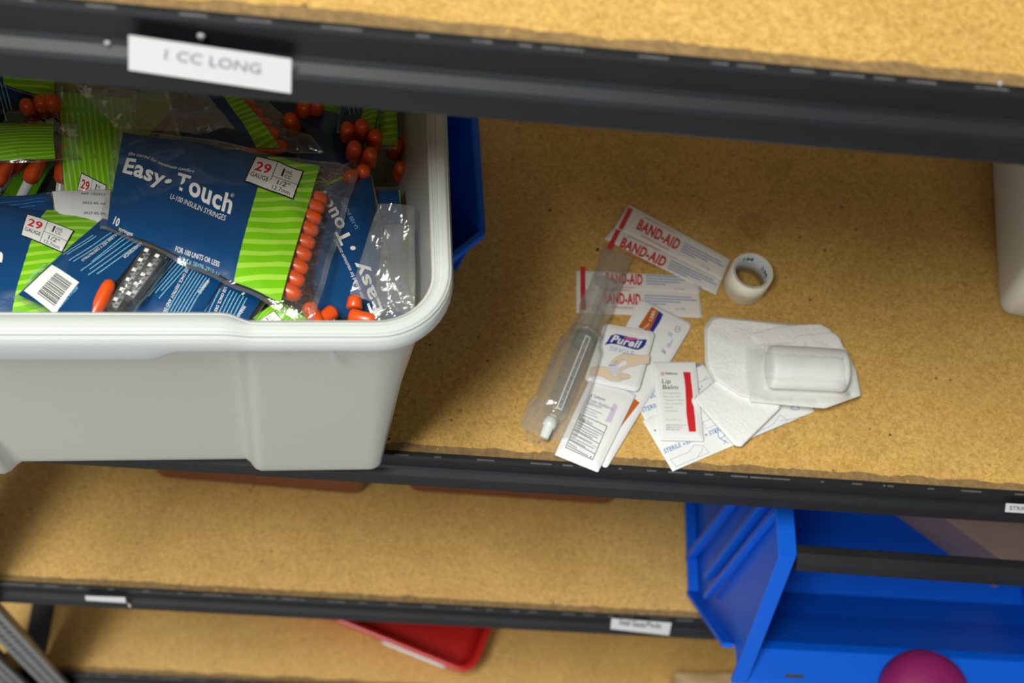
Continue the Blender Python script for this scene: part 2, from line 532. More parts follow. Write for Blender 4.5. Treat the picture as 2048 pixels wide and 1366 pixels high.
# stain ring on the middle board (dried water)
st = MB(); c = W(1508, 452, 0); rr = [Vector((c.x+13*math.cos(t)*(1+.12*math.sin(3*t)), c.y+12*math.sin(t), 0.10)) for t in [i*math.pi/18 for i in range(36)]]
M['stain'].node_tree.nodes['Principled BSDF'].inputs['Alpha'].default_value = 0.16
st.add(rr, [tuple(range(36))], 'stain'); st.build('water_stain', unit)
for (u, v, r) in ((1195, 499, 1.5), (1272, 438, .5), (1600, 474, .8), (1620, 600, .9), (1046, 627, .8), (1748, 640, .6), (778, 878, 1.0), (860, 690, .9), (1100, 420, 1.1), (1420, 560, .6), (1780, 870, 1.0), (1900, 760, .8), (1650, 500, .9), (1530, 705, .7)):
    c = W(u, v, 0.15); sk = MB()
    sk.add([c+Vector((r*math.cos(t)*(1+.3*math.sin(2*t)), r*math.sin(t), 0)) for t in [i*math.pi/5 for i in range(10)]], [tuple(range(10))], 'hole')
    sk.build('dark_fleck', unit)


# ------------------------------------------------------------------ frosted totes
def rrect(w_, d_, r, nfront=90, nside=24, narc=10):
    """closed outline with outward normals; front side is y=0, x from -w_ to 0"""
    pts = []
    for i in range(nfront+1): pts.append((-w_+r+(w_-2*r)*i/nfront, 0.0, 0, -1))
    for i in range(1, narc): t = -math.pi/2+math.pi/2*i/narc; pts.append((-r+r*math.cos(t), r+r*math.sin(t), math.cos(t), math.sin(t)))
    for i in range(nside+1): pts.append((0.0, r+(d_-2*r)*i/nside, 1, 0))
    for i in range(1, narc): t = math.pi/2*i/narc; pts.append((-r+r*math.cos(t), d_-r+r*math.sin(t), math.cos(t), math.sin(t)))
    for i in range(31): pts.append((-r-(w_-2*r)*i/30, d_, 0, 1))
    for i in range(1, narc): t = math.pi/2+math.pi/2*i/narc; pts.append((-w_+r+r*math.cos(t), d_-r+r*math.sin(t), math.cos(t), math.sin(t)))
    for i in range(nside+1): pts.append((-w_, d_-r-(d_-2*r)*i/nside, -1, 0))
    for i in range(1, narc): t = math.pi+math.pi/2*i/narc; pts.append((-w_+r+r*math.cos(t), r+r*math.sin(t), math.cos(t), math.sin(t)))
    return pts


def sstep(x, a, b_):
    t = min(1, max(0, (x-a)/(b_-a))); return t*t*(3-2*t)


def tote(label, origin, ang, wd, dp, H, hx):
    """hx = (left, right) local x of the raised grip in the middle of the front"""
    T = thing('storage_tote', label, 'storage bin', origin)
    ca, sa = math.cos(ang), math.sin(ang); O = Vector(origin)

    def G(x, y, z): return O+Vector((x*ca-y*sa, x*sa+y*ca, z))
    out = rrect(wd, dp, 38)

    def ring(inset, z, kind):
        r = []
        for (x, y, nx, ny) in out:
            ins = inset*(1+.36*max(0, nx)*(1-z/H)) if kind == 'wall' and z < H-20 else inset; zz = z
            front = 1.0 if ny < -0.7 or ny > 0.7 else 0.0
            if kind == 'wall' and front:
                # centre recess between the two feet, edges leaning outward towards the foot
                f = z/H
                xr = hx[1]-11*(1-f)+2; xl = hx[0]+11*(1-f)-2
                k = sstep(x, xl-5, xl+5)*(1-sstep(x, xr-6, xr+3))
                ins = inset+k*8.5*min(1, max(0, (H-24-z)/8)) if z > H-40 else inset+k*8.5
                if z < 1: ins += 0
            if kind == 'rim' and ny < -0.7:
                k = sstep(x, hx[0]-6, hx[0]+8)*(1-sstep(x, hx[1]-8, hx[1]+7))
                zz = z+2.5*k; ins = inset+(3.6*k if inset > 5 else 0)
            if kind == 'skirt' and ny < -0.7:
                k = sstep(x, hx[0]+20, hx[0]+24)*(1-sstep(x, hx[1]-45, hx[1]-30))
                zz = z-9.0*k
            r.append(G(x-nx*ins, y-ny*ins, zz))
        return r
    body = MB()
    R_ = []
    zs = [(40, 0.0), (33, 0.4), (29.5, 2.5), (27.6, 7), (26.6, 14)]
    for i in range(1, 13): zs.append((26.6-17.5*i/12, 14+(H-14-8)*i/12))
    zs.append((8.8, H-3))
    for ins, z in zs: R_.append(ring(ins, z, 'wall'))
    body.loft(R_, 'tote', cap0=True)
    body.build('body', T, solid=1.6)
    rim = MB()
    R_ = [ring(8.2, H-12, 'rim'), ring(7.8, H-3, 'rim'), ring(7.2, H-.6, 'rim'), ring(6.0, H, 'rim'), ring(4.6, H-.5, 'rim'), ring(2.4, H-.3, 'rim'), ring(1.0, H-.6, 'rim'),
          ring(0.1, H-2.0, 'rim'), ring(-.2, H-6, 'rim'), ring(-.7, H-7, 'rim'), ring(-1.0, H-11, 'rim'), ring(-1.0, H-14.5, 'skirt'), ring(-.5, H-16, 'skirt'), ring(0.8, H-15.4, 'skirt')]
    rim.loft(R_, 'rim'); ro_ = rim.build('rim', T); es = ro_.modifiers.new('crisp', 'EDGE_SPLIT'); es.split_angle = math.radians(28); sd_ = ro_.modifiers.new('thickness', 'SOLIDIFY'); sd_.thickness = 1.2*S; sd_.offset = 0
    # stiffening ribs under the rim and the solid web at the front corners
    for (x, w2, z0) in ((-60, 1.5, H-42), (-wd+60, 1.5, H-42)):
        g = MB(); vs = []
        for (xx, yy, zz) in ((x-w2, -0.4, H-12), (x+w2, -0.4, H-12), (x+w2, 15, H-12), (x-w2, 11, H-12), (x-w2*.7, 4.5, z0), (x+w2*.7, 4.5, z0), (x+w2*.7, 13, z0), (x-w2*.7, 13, z0)):
            vs.append(G(xx, yy, zz))
        g.add(vs, [(0, 1, 2, 3), (4, 7, 6, 5), (0, 4, 5, 1), (1, 5, 6, 2), (2, 6, 7, 3), (3, 7, 4, 0)], 'rim')
        g.build('rib', T)
    # under-rim fins along the right side (solid white part of the flange)
    return T, G


TO = (25.8, -39.0, 0.6)
TA = math.radians(4.6)
tote('large frosted clear tote packed with bags of orange-capped syringes', TO, TA, 366, 300, 265, (-277, -104))

# right-hand tote: its left base edge shows at the right end of the middle shelf
t2a = math.radians(-5.7)
bl = W(1990, 600, 0)
ex = Vector((math.cos(t2a), math.sin(t2a), 0)); ey = Vector((-ex.y, ex.x, 0))
o2 = bl+ex*(386-27)-ey*(27+14)
tote('frosted clear tote cut off by the right edge of the middle shelf', (o2.x, o2.y, 0.6), t2a, 386, 290, 200, (-283, -104))


# ------------------------------------------------------------------ syringe bags
def keep_in(p):
    """bags press against the inner faces of the tote walls"""
    ca, sa = math.cos(TA), math.sin(TA)
    dx = p.x-TO[0]; dy = p.y-TO[1]
    x = dx*ca+dy*sa; y = -dx*sa+dy*ca
    lim = 12.5+max(0, 262-p.z)*.083
    fr_ = 10 if -285 < x < -92 and p.z < 252 else 0
    y = max(y, lim+1.5+fr_) if y > -60 else y; x = min(x, -lim-1-max(0, 262-p.z)*.02); x = max(x, -366+lim+2)
    return Vector((TO[0]+x*ca-y*sa, TO[1]+x*sa+y*ca, max(p.z, 4)))


class Bag:
    def __init__(self, q, zs, bulge=7.0, seed=1, crinkle=1.0):
        """q = four corners of the printed panel TL TR BR BL, zs = their heights"""
        self.c = [W(p[0], p[1], z) for p, z in zip(q, zs)]
        self.q = [Vector(p) for p in q]
        a, b_, c, d = self.c
        self.n = ((b_-a).cross(a-d)+(c-d).cross(b_-c)).normalized()
        if self.n.z < 0: self.n = -self.n
        self.L = ((b_-a).length+(c-d).length)/2; self.H = ((d-a).length+(c-b_).length)/2
        self.B = bulge; self.seed = seed; self.k = crinkle
        self.s1 = 1.22; self.s0 = -0.04; self.t0 = -0.05; self.t1 = 1.035

    def base(self, s, t):
        a, b_, c, d = self.c
        return (a*(1-s)+b_*s)*(1-t)+(d*(1-s)+c*s)*t

    def prof(self, s, t):
        u = (s-self.s0)/(self.s1-self.s0); v = (t-self.t0)/(self.t1-self.t0)
        u = min(1, max(0, u)); v = min(1, max(0, v))
        return (1-abs(2*u-1)**2.6)*(1-abs(2*v-1)**2.6)

    def __call__(self, s, t, off=0.0):
        x = s*self.L; y = t*self.H; sd = self.seed
        g = self.prof(s, t)
        wr = 1.6*NZ(x*.022, y*.035, 0, sd)+0.9*NZ(x*.06, y*.05, 1, sd)
        rd = 0.8*(1-abs(NZ(x*.035+y*.02, y*.03-x*.01, 2, sd))*2.2)
        rim = max(0, s-1.06)*60+max(0, -s)*30+max(0, t-1)*40+max(0, -t)*40
        wr += min(3.2, rim)*NZ(x*.05, y*.07, 4, sd)*1.5
        return keep_in(self.base(s, t)+self.n*(self.B*g+(wr+rd)*self.k+off))

    def under(self, s, t):
        g = self.prof(s, t)
        e = self(s, t)
        return keep_in(e-self.n*(self.B*1.9*g+0.05))

    def inv(self, u, v):
        a, b_, c, d = self.q; s = t = 0.5
        for _ in range(12):
            p = (a*(1-s)+b_*s)*(1-t)+(d*(1-s)+c*s)*t-Vector((u, v))
            ds = (b_-a)*(1-t)+(c-d)*t; dt = (d-a)*(1-s)+(c-b_)*s
            det = ds.x*dt.y-ds.y*dt.x
            s -= (p.x*dt.y-p.y*dt.x)/det; t -= (ds.x*p.y-ds.y*p.x)/det
        return s, t


class OnBag:
    """pixel-measured print on a bag"""
    def __init__(self, bag): self.b = bag
    def __call__(self, u, v, off=0.0):
        s, t = self.b.inv(u, v)
        return self.b(s, t, 0.62+off)


class ST:
    """print in panel coordinates: x to the right, y down, in units of 100 per panel side"""
    def __init__(self, bag): self.b = bag
    def __call__(self, x, y, off=0.0): return self.b(x/100, y/100, 0.62+off)


def patch(mb, bag, s0, s1, t0, t1, m, off=0.42, nu=24, nv=24):
    mb.grid(lambda s, t: bag(s, t, off), nu, nv, m, flip=True, u0=s0, u1=s1, v0=t0, v1=t1)


def stripes(mb, bag, s0, s1, m2='lime2'):
    for k in range(-1, 14):
        a = k/12.5+0.02; n = 8
        vs = []
        for i in range(n+1):
            s = s0+(s1-s0)*i/n; sh = -0.14*(i/n)
            for tt in (a+sh, a+0.032+sh): vs.append(bag(s, min(1, max(0, tt)), 0.62))
        if a > 1.15: continue
        mb.add(vs, [(2*i, 2*i+1, 2*i+3, 2*i+2) for i in range(n)], m2, True)


def film(bag, parent, m='film', nu=44, nv=36):
    f = MB()
    f.grid(lambda s, t: bag(s, t), nu, nv, m, flip=True, u0=bag.s0, u1=bag.s1, v0=bag.t0, v1=bag.t1)
    f.grid(lambda s, t: bag.under(s, t), nu, nv, m, u0=bag.s0, u1=bag.s1, v0=bag.t0, v1=bag.t1)
    for (a0, a1, c0, c1) in ((bag.s1-.028, bag.s1, bag.t0, bag.t1), (bag.s0, bag.s1, bag.t1-.022, bag.t1), (bag.s0, bag.s1, bag.t0, bag.t0+.02)):
        f.grid(lambda s, t: bag(s, t, .35), 40 if a1-a0 > .1 else 3, 40 if c1-c0 > .1 else 3, 'filmc', flip=True, u0=a0, u1=a1, v0=c0, v1=c1)
    return f.build('film', parent)


def gauge_box(mb, sf, q, k=1.0):
    """white box reading 29 GAUGE | 1 mL CC | 1/2 in 12.7mm"""
    a, b_, c, d = [Vector(p) for p in q]

    class L2:
        def __call__(self, x, y, off=0.0):
            s = x/100; t = y/100
            p = (a*(1-s)+b_*s)*(1-t)+(d*(1-s)+c*s)*t
            return sf(p.x, p.y, off)
    g = L2()
    quadfill(mb, g, [(0, 0), (100, 0), (100, 100), (0, 100)], 'blk', 0.18, 8, 6)
    quadfill(mb, g, [(2.5, 4), (97.5, 4), (97.5, 96), (2.5, 96)], 'wht', 0.28, 8, 6)
    txt(mb, g, '29', (9, 52), (39, 52), 32, 'red', 0.035, up=(0, -1), off=0.4)
    txt(mb, g, 'GAUGE', (6, 76), (42, 76), 15, 'blk', 0.012, up=(0, -1), off=0.4)
    line(mb, g, [(46, 5), (46, 95)], 1.0, 'blk', 0.4); line(mb, g, [(46, 52), (97, 52)], 1.6, 'blk', 0.4)
    txt(mb, g, '1', (61, 41), (64.5, 41), 27, 'blk', 0.01, up=(0, -1), off=0.4)
    txt(mb, g, 'mL', (68, 25), (81, 25), 13, 'blk', 0, up=(0, -1), off=0.4)
    txt(mb, g, 'CC', (68, 42), (81, 42), 13, 'blk', 0, up=(0, -1), off=0.4)
    txt(mb, g, '1/2"', (60, 75), (84, 75), 17, 'blk', 0.005, up=(0, -1), off=0.4)
    txt(mb, g, '12.7mm', (54, 92), (90, 92), 12, 'blk', 0, up=(0, -1), off=0.4)


SYRS = {}


def syringe_at(p, d, label, group, short=False):
    """capped insulin syringe, cap towards d; first one is modelled, others are copies"""
    d = d.normalized()
    SYR = SYRS.setdefault(short, {})
    k_ = 0.25 if short else 1.0
    if 'root' not in SYR:
        r = bpy.data.objects.new('insulin_syringe', None); COL.objects.link(r); r.empty_display_size = 0.01
        r['_o'] = (0, 0, 0)
        c = MB(); c.tube((-2, 0, 0), (24, 0, 0), [(0, 4.2), (.06, 4.9), (.30, 5.0), (.32, 4.6), (.70, 4.6), (.86, 4.2), (.95, 3.4), (1, 2.0), (1.001, 0)], 'orange', 14)
        c.build('needle_cap', r, origin=(0, 0, 0))
        bb = MB(); bb.tube((-60*k_, 0, 0), (-2, 0, 0), [(0, 0), (0, 2.9), (1, 2.9), (1, 0)], 'tip', 12)
        bb.build('barrel', r, origin=(0, 0, 0))
        pc = MB(); pc.tube((-60*k_-14*k_, 0, 0), (-60*k_, 0, 0), [(0, 0), (0, 2.6), (.9, 2.9), (1, 0)], 'orange', 12)
        pc.build('plunger_cap', r, origin=(0, 0, 0))
        SYR['root'] = r; o = r
    else:
        r = SYR['root']; o = r.copy(); COL.objects.link(o)
        for ch in SYR['kids']:
            k = ch.copy(); COL.objects.link(k); k.parent = o
    if 'kids' not in SYR: SYR['kids'] = [x for x in bpy.data.objects if x.parent == r]
    o.location = Vector(p)*S
    o.rotation_euler = d.to_track_quat('X', 'Z').to_euler()
    tag(o, label, 'syringe', group)
    return o


def caps_up(u, v, z, du, dv, label, tilt=0.35):
    """syringe standing in the heap, its cap leaning up towards (du, dv)"""
    a = W(u, v, z); h = W(u+du, v+dv, z)-a; h.z = 0
    d = h.normalized()*tilt+Vector((0, 0, 1))
    syringe_at(a-d.normalized()*8, d, label, 'orange-capped syringes inside the bags')


def loose_cap(u, v, z, du, dv, label, rise=0.15, L_=20):
    L_ = L_*min(1, math.hypot(du, dv)/32)
    a = W(u, v, z); h = W(u+du, v+dv, z)-a; h.z = 0; d = (h.normalized()+Vector((0, 0, rise))).normalized()
    c = MB(); c.tube(a, a+d*L_, [(0, 0), (0, 3.6), (.08, 4.3), (.80, 3.7), (.93, 3.0), (1, 1.0), (1.001, 0)], 'orange', 14)
    T = thing('insulin_syringe', label, 'syringe', tuple(a)); c.build('needle_cap', T)


def load(bag, ts, label, group, s=0.885, depth=7.4):
    s = 1-15.5/bag.L
    for t in ts:
        p = bag(s, t)-bag.n*depth
        d = bag.base(1, t)-bag.base(0, t)
        syringe_at(p, d+Vector((0, 0, random.uniform(-.03, .03)*d.length)), label, group, bag.L < 95)


def bag_thing(label, bag, group='bags of insulin syringes in the tote'):
    c = bag.base(.5, .5)
    return thing('syringe_bag', label, 'syringe bag', (c.x, c.y, c.z), group)


def front_bag(label, q, zs, bulge=7, seed=1, box=None, words=None, green=0.73, caps=(), capw=None, s1=1.22, crinkle=1.0, st=True, depth=7.4):
    bg = Bag(q, zs, bulge, seed, crinkle); bg.s1 = s1
    T = bag_thing(label, bg)
    film(bg, T)
    p = MB()
    patch(p, bg, 0, green, 0, 1, 'navy', nu=54, nv=50)
    patch(p, bg, green, 1, 0, 1, 'lime', nu=20, nv=50)
    if st: stripes(p, bg, green, 1)
    if box: gauge_box(p, OnBag(bg), box)
    if words: words(p, OnBag(bg), ST(bg), bg)
    p.build('printed_panel', T)
    if caps: load(bg, caps, capw, 'orange-capped syringes inside the bags', depth=depth)
    return T, bg


# --- the big sharp bag on top
def words_main(p, f, g, bg):
    txt(p, f, 'Easy', (245, 357), (326, 395), 30, 'wht', 0.045, up=(.30, -.95))
    txt(p, f, 'Touch', (349, 403), (460, 457), 34, 'wht', 0.045, up=(.24, -.97))
    a = f(337, 388, .2); n = bg.n; e1 = (f(345, 392)-f(338, 389)).normalized(); e2 = n.cross(e1)
    c = f(337, 388, 0.3)
    p.add([c+(e1*math.cos(t)+e2*math.sin(t))*1.95 for t in [i*math.pi/9 for i in range(18)]], [tuple(range(18))], 'wht')
    txt(p, f, 'film coated for maximum comfort', (256, 323), (387, 375), 8, 'wht', 0.004, shear=.25)
    txt(p, f, 'U-100 INSULIN SYRINGES', (340, 424), (449, 469), 10, 'wht', 0)
    txt(p, f, 'FOR 100 UNITS OR LESS', (352, 513), (439, 547), 7, 'wht', 0.006)
    txt(p, f, 'NDC# 08496-2915-11', (360, 525), (439, 559), 5, 'ltblue', 0)
    txt(p, f, 'syringes', (238, 463), (266, 476), 5.5, 'wht', 0)
    txt(p, f, '10', (226, 452), (236, 458), 12, 'wht', 0.03)
    c = f(462, 422, 0.3)
    txt(p, f, '®', (459, 424), (465, 427), 7, 'wht', 0)


front_bag('large sharp blue and lime syringe bag lying on top, 29 gauge box at upper right',
          [(247, 268), (640, 340), (561, 612), (214, 452)], [206, 204, 229, 224], 8.5, 3,
          [(511, 323), (607, 353), (584, 427), (486, 393)], words_main, 0.735,
          (0.20, .285, .37, .455, .54, .625, .71, .795, .88), 'syringe whose orange cap lines the right end of the large top bag', 1.19, 1.35)


# --- left bag with the second 29 gauge box
def words_left(p, f, g, bg):
    txt(p, f, 'h', (-12, 545), (9, 549), 28, 'wht', 0.03)
    txt(p, f, 'S', (-3, 560), (4, 561), 7, 'wht', 0)


front_bag('blue and lime syringe bag at the far left with a second 29 gauge box',
          [(-150, 395), (205, 437), (118, 655), (-190, 600)], [196, 199, 215, 212], 7, 5,
          [(57, 444), (152, 480), (128, 530), (46, 497)], words_left, 0.69, (), None, 1.15)


# --- back printed bag
def back_bag(label, q, zs, bulge=6, seed=2, s1=1.05, left=0.46, win=0.60, words=None):
    bg = Bag(q, zs, bulge, seed); bg.s1 = s1
    T = bag_thing(label, bg)
    film(bg, T)
    p = MB()
    patch(p, bg, 0, left, 0, 1, 'navy', nu=24, nv=30)
    if win < 1: patch(p, bg, win, 1, 0, 1, 'navy', nu=24, nv=30)
    if words: words(p, OnBag(bg), ST(bg), bg)
    p.build('printed_panel', T)
    return T, bg


def words_back(p, f, g, bg):
    # barcode block
    q = [(103, 538), (160, 584), (112, 632), (48, 584)]
    quadfill(p, f, q, 'wht', 0.2)
    a, b_, c, d = [Vector(x) for x in q]
    rnd = random.Random(4)
    s = 0.14
    while s < 0.86:
        w_ = 0.008+rnd.random()*0.028
        for t0, t1 in ((0.30, 1.0),):
            # bars run across, stacked down the block
            def pt(x, y): return (a*(1-y)+d*y)*(1-x)+(b_*(1-y)+c*y)*x
            quadfill(p, f, [pt(t0, s), pt(t1-.12, s), pt(t1-.12, s+w_), pt(t0, s+w_)], 'blk', 0.32, 4, 1)
        s += w_+0.008+rnd.random()*0.022
    txt(p, f, '0849629151', (112, 560), (64, 602), -7, 'blk', 0)
    txt(p, f, '1/2', (103, 545), (93, 552), -7, 'blk', 0)
    txt(p, f, '10', (62, 583), (53, 590), -7, 'blk', 0)
    txt(p, f, 'NDC# 08496-2915-11', (90, 533), (50, 568), -5, 'ltblue', 0)
    txt(p, f, '40V12022', (160, 595), (122, 624), -7, 'ltblue', 0)
    greek(p, f, (186, 483), (127, 518), 2, (6, 3.2), 3.0, 'ltblue', 3, jag=.1)
    greek(p, f, (224, 480), (139, 535), 2, (6.5, 4.6), 3.0, 'ltblue', 4, jag=.1)
    txt(p, f, 'USELA UNA VEZ Y DESTRUYALO', (248, 478), (166, 540), -5.5, 'wht', 0.01)
    greek(p, f, (254, 482), (185, 540), 1, (5.4, 4.2), 3.0, 'ltblue', 5); greek(p, f, (261, 485), (163, 560), 4, (7.2, 5.0), 3.0, 'ltblue', 6, jag=.12)
    txt(p, f, 'ADVERTENCIA', (287, 502), (250, 535), -6, 'wht', 0.02)


T, bgC = back_bag('blue back of a syringe bag showing its barcode, below the large top bag',
                  [(206, 440), (316, 478), (172, 655), (36, 590)], [209, 211, 226, 222], 5, 8, 1.45, 0.98, 1.01, words_back)
# syringes in its clear window
for (u, v, z, du, dv, lab) in ((186, 634, 224, 32, -58, 'syringe with long bright orange cap in the clear window beside the barcode'),):
    loose_cap(u, v, z, du, dv, lab, 0.1, 22)


def printed_syringe(a, b_, r, lab):
    T = thing('insulin_syringe', lab, 'syringe', (a.x, a.y, a.z))
    m = MB(); m.tube(a, b_, [(0, 0), (0, r), (1, r), (1, 0)], 'clear', 18); m.build('barrel', T)
    k = MB(); ax = (b_-a).normalized(); up = Vector((0, 0, 1)); sd = ax.cross(up).normalized()
    k.tube(a+ax*2, b_-ax*2, [(0, 0), (0, r*.35), (1, r*.35), (1, 0)], 'panel', 8); k.build('plunger_rod', T)
    g = MB(); L_ = (b_-a).length
    def at(x, y, off=0.0):
        th_ = y/r; return a+ax*x+sd*(math.sin(th_)*(r+.15+off))+up*(math.cos(th_)*(r+.15+off))
    n = int(L_/3.2)
    for i in range(n):
        x = 2+i*3.2
        if i % 2 == 0: g.grid(lambda s, t: at(x+s*2.0, -0.6+t*2.2), 1, 4, 'wht')
        g.grid(lambda s, t: at(x+s*.35, -2.6+t*1.6), 1, 3, 'blk')
        if i % 2 == 1: g.grid(lambda s, t: at(x+s*1.4, -.2+t*1.2), 1, 2, 'grey')
    txt(g, at, 'EasyTouch', (L_-6, -1.2), (L_-26, -1.2), 2.0, 'grey', .02, up=(0, 1), off=.1)
    g.build('printed_scale', T)
    return at


printed_syringe(W(302, 500, 224), W(226, 622, 224), 4.2, 'clear printed barrel in the window, nearer the orange cap')
printed_syringe(W(324, 512, 225), W(258, 600, 225), 4.4, 'clear printed barrel in the window beside the WARNING print')


def words_warn(p, f, g, bg):
    greek(p, f, (344, 528), (284, 596), 6, (6.2, 3.0), 3.0, 'ltblue', 7, jag=.3)
    txt(p, f, 'USE ONCE, DESTROY AND DISCARD', (381, 546), (322, 652), -6, 'wht', 0.012)
    greek(p, f, (386, 550), (330, 640), 7, (5.6, 2.6), 3.0, 'ltblue', 9, jag=.3)
    txt(p, f, 'WARNING', (421, 571), (402, 598), -6.5, 'wht', 0.02)


T, bg = back_bag('blue back of a syringe bag with white WARNING print, under the large bag bottom edge',
                 [(352, 500), (458, 549), (372, 690), (252, 618)], [211, 213, 214, 214], 4, 11, 1.06, 0.98, 1.01, words_warn)


def words_warn2(p, f, g, bg):
    greek(p, f, (425, 582), (395, 640), 3, (8, 2.4), 3.0, 'ltblue', 12)
    txt(p, f, 'USE ONCE, DESTROY', (456, 585), (426, 650), -6, 'wht', 0.012)
    greek(p, f, (462, 590), (430, 650), 6, (6.4, 2.8), 3.0, 'ltblue', 15, jag=.2)
    txt(p, f, 'WARNING', (493, 622), (474, 648), -6.5, 'wht', 0.02)
    txt(p, f, '1', (483, 596), (486, 599), 7, 'wht', 0.0)


T, bg = back_bag('blue back of a bag with a second WARNING print, left of the white gauge corner',
                 [(431, 538), (540, 582), (462, 700), (368, 650)], [209, 211, 213, 213], 3, 13, 1.08, 0.98, 1.01, words_warn2)


# --- bag whose lime corner and white box peep out at the bottom
front_bag('syringe bag mostly buried, showing a lime corner and white gauge box near the rim',
          [(430, 690), (560, 600), (620, 640), (500, 740)], [200, 214, 214, 196], 3, 17,
          [(505, 652), (552, 622), (568, 640), (520, 672)], None, 0.6, (), None, 1.12)


# --- right rotated bag reading 'Touch'
def words_right(p, f, g, bg):
    txt(p, f, 'Touch', (704, 506), (650, 394), 25, 'wht', 0.04)
    c = f(703, 508, .3); n = bg.n; e1 = n.orthogonal().normalized(); e2 = n.cross(e1)
    c = f(705, 520, 0.3)
    p.add([c+(e1*math.cos(t)+e2*math.sin(t))*1.5 for t in [i*math.pi/9 for i in range(18)]], [tuple(range(18))], 'wht')
    txt(p, f, 'Easy', (765, 625), (724, 540), 25, 'wht', 0.04)
    txt(p, f, 'film coated for maximum comfort', (728, 606), (672, 503), 7.5, 'wht', 0.0, shear=.25)
    txt(p, f, 'U-100 INSULIN', (716, 480), (684, 420), 8, 'ltblue', 0)


front_bag('blue syringe bag turned on its side at the right, white Touch lettering running upward',
          [(640, 655), (590, 400), (735, 335), (790, 610)], [212, 196, 190, 208], 7, 19, None, words_right, 0.97, (), None, 1.1)

# --- bags of the darker upper rows
front_bag('dark blue syringe bag behind the large one, lime end and orange caps at upper right',
          [(330, 170), (470, 190), (560, 300), (370, 300)], [186, 186, 190, 190], 6, 23, None, None, 0.75,
          (.1, .3, .5, .7, .9), 'syringe with orange cap behind the upper right corner of the large bag', 1.45)
front_bag('syringe bag with wide lime panel standing left of the large bag',
          [(265, 392), (268, 205), (120, 190), (130, 400)][::-1], [192, 178, 178, 192], 6, 29,
          None, lambda p, f, g, bg: (gauge_box(p, f, [(165, 358), (215, 380), (205, 420), (150, 402)])), 0.02, (), None, 1.12)
front_bag('syringe bag in the upper left corner with dark olive panel and orange caps below it',
          [(-60, 150), (-55, 60), (113, 70), (110, 206)][1:]+[(-60, 150)], [176, 176, 184, 184], 5, 31, None,
          lambda p, f, g, bg: greek(p, f, (-6, 170), (14, 240), 3, (8, 0), 3, 'ltblue', 4), 0.4, (), None, 1.1)
for (u, v, du, dv) in ((60, 222, 4, 40), (88, 215, 6, 45), (112, 214, -4, 40)):
    caps_up(u, v, 178, du, dv, 'syringe with orange cap pointing toward the camera at upper left of tote')
front_bag('syringe bag at the left edge with crumpled olive green print and orange end',
          [(-90, 250), (108, 250), (112, 322), (-90, 330)], [188, 188, 194, 194], 5, 37, None, None, 0.10, (), None, 1.25)
for (u, v, du, dv) in ((-10, 318, 60, 8), (30, 326, 60, 6), (70, 338, 60, -8), (5, 345, 60, -6), (128, 332, 18, -20), (142, 312, 10, -26)):
    caps_up(u, v, 174, du, dv, 'syringe with orange cap lying in the crumpled bag by the left edge', 0.5)


def words_lot(p, f, g, bg):
    greek(p, f, (122, 447), (160, 449), 2, (0, 5), 2.6, 'grey', 5)
    for i, y in enumerate((398, 418, 438)):
        txt(p, f, ('REF 102917', '2022-05-10', '2027-05-09')[i], (165+i*2, y), (212, y+1), 5, 'grey', 0)


lb = Bag([(106, 388), (222, 384), (218, 458), (116, 456)], [196, 196, 200, 200], 3, 41)
T = bag_thing('white lot label end of a bag lying left of the large bag', lb); film(lb, T)
p = MB(); patch(p, lb, 0, 1, 0, 1, 'panel'); words_lot(p, OnBag(lb), ST(lb), lb); p.build('printed_panel', T)
lb = Bag([(-60, 398), (103, 390), (112, 462), (-60, 470)], [195, 195, 198, 198], 4, 43)
T = bag_thing('near-black folded syringe bag above the left 29 gauge box', lb); film(lb, T)
p = MB(); patch(p, lb, 0, 1, 0, 1, 'navy'); greek(p, OnBag(lb), (5, 415), (95, 404), 4, (0, 8), 2, 'sblue', 8); p.build('printed_panel', T)

front_bag('syringe bag with near-black panel above the orange cap cluster at upper right',
          [(692, 140), (772, 150), (748, 262), (676, 262)][0:4], [176, 176, 190, 190], 4, 47, None,
          lambda p, f, g, bg: greek(p, f, (700, 240), (690, 205), 3, (9, 0), 2.6, 'ltblue', 6), 0.6, (), None, 1.1)
k = 0
for (u, v, z, du, dv) in ((696, 268, 192, -4, 34), (722, 262, 194, 2, 36), (748, 282, 192, 4, 34), (708, 305, 196, 0, 30), (738, 318, 195, 6, 30), (700, 362, 196, 3, 30), (724, 352, 194, 6, 30),
                     (585, 250, 186, -10, 30), (605, 225, 182, 8, 30), (632, 220, 182, 10, 30)):
    caps_up(u, v, z-8, du, dv, 'syringe with stubby orange cap in the cluster right of the large bag top')
front_bag('syringe bag with lime panel against the right wall of the tote',
          [(742, 150), (850, 160), (846, 300), (740, 290)], [170, 170, 178, 178], 5, 53, None, None, 0.03, (), None, 1.1)
for (u, v, z, du, dv) in ((790, 300, 172, 4, 34), (812, 290, 170, 2, 36), (828, 320, 168, 2, 34), (800, 345, 168, 2, 36), (822, 370, 166, 2, 34)):
    caps_up(u, v, z-8, du, dv, 'syringe with orange cap seen hazily beside the tote right wall')
front_bag('dark blue syringe bag filling the gap between the large bag and the orange caps',
          [(590, 215), (700, 235), (720, 420), (600, 330)], [170, 170, 176, 176], 6, 59, None, None, 0.95, (), None, 1.08)
front_bag('dark blue bag below the orange cap cluster, folded against the clear bags',
          [(690, 400), (800, 380), (830, 640), (700, 640)], [186, 184, 196, 200], 5, 61, None, None, 0.97, (), None, 1.05)
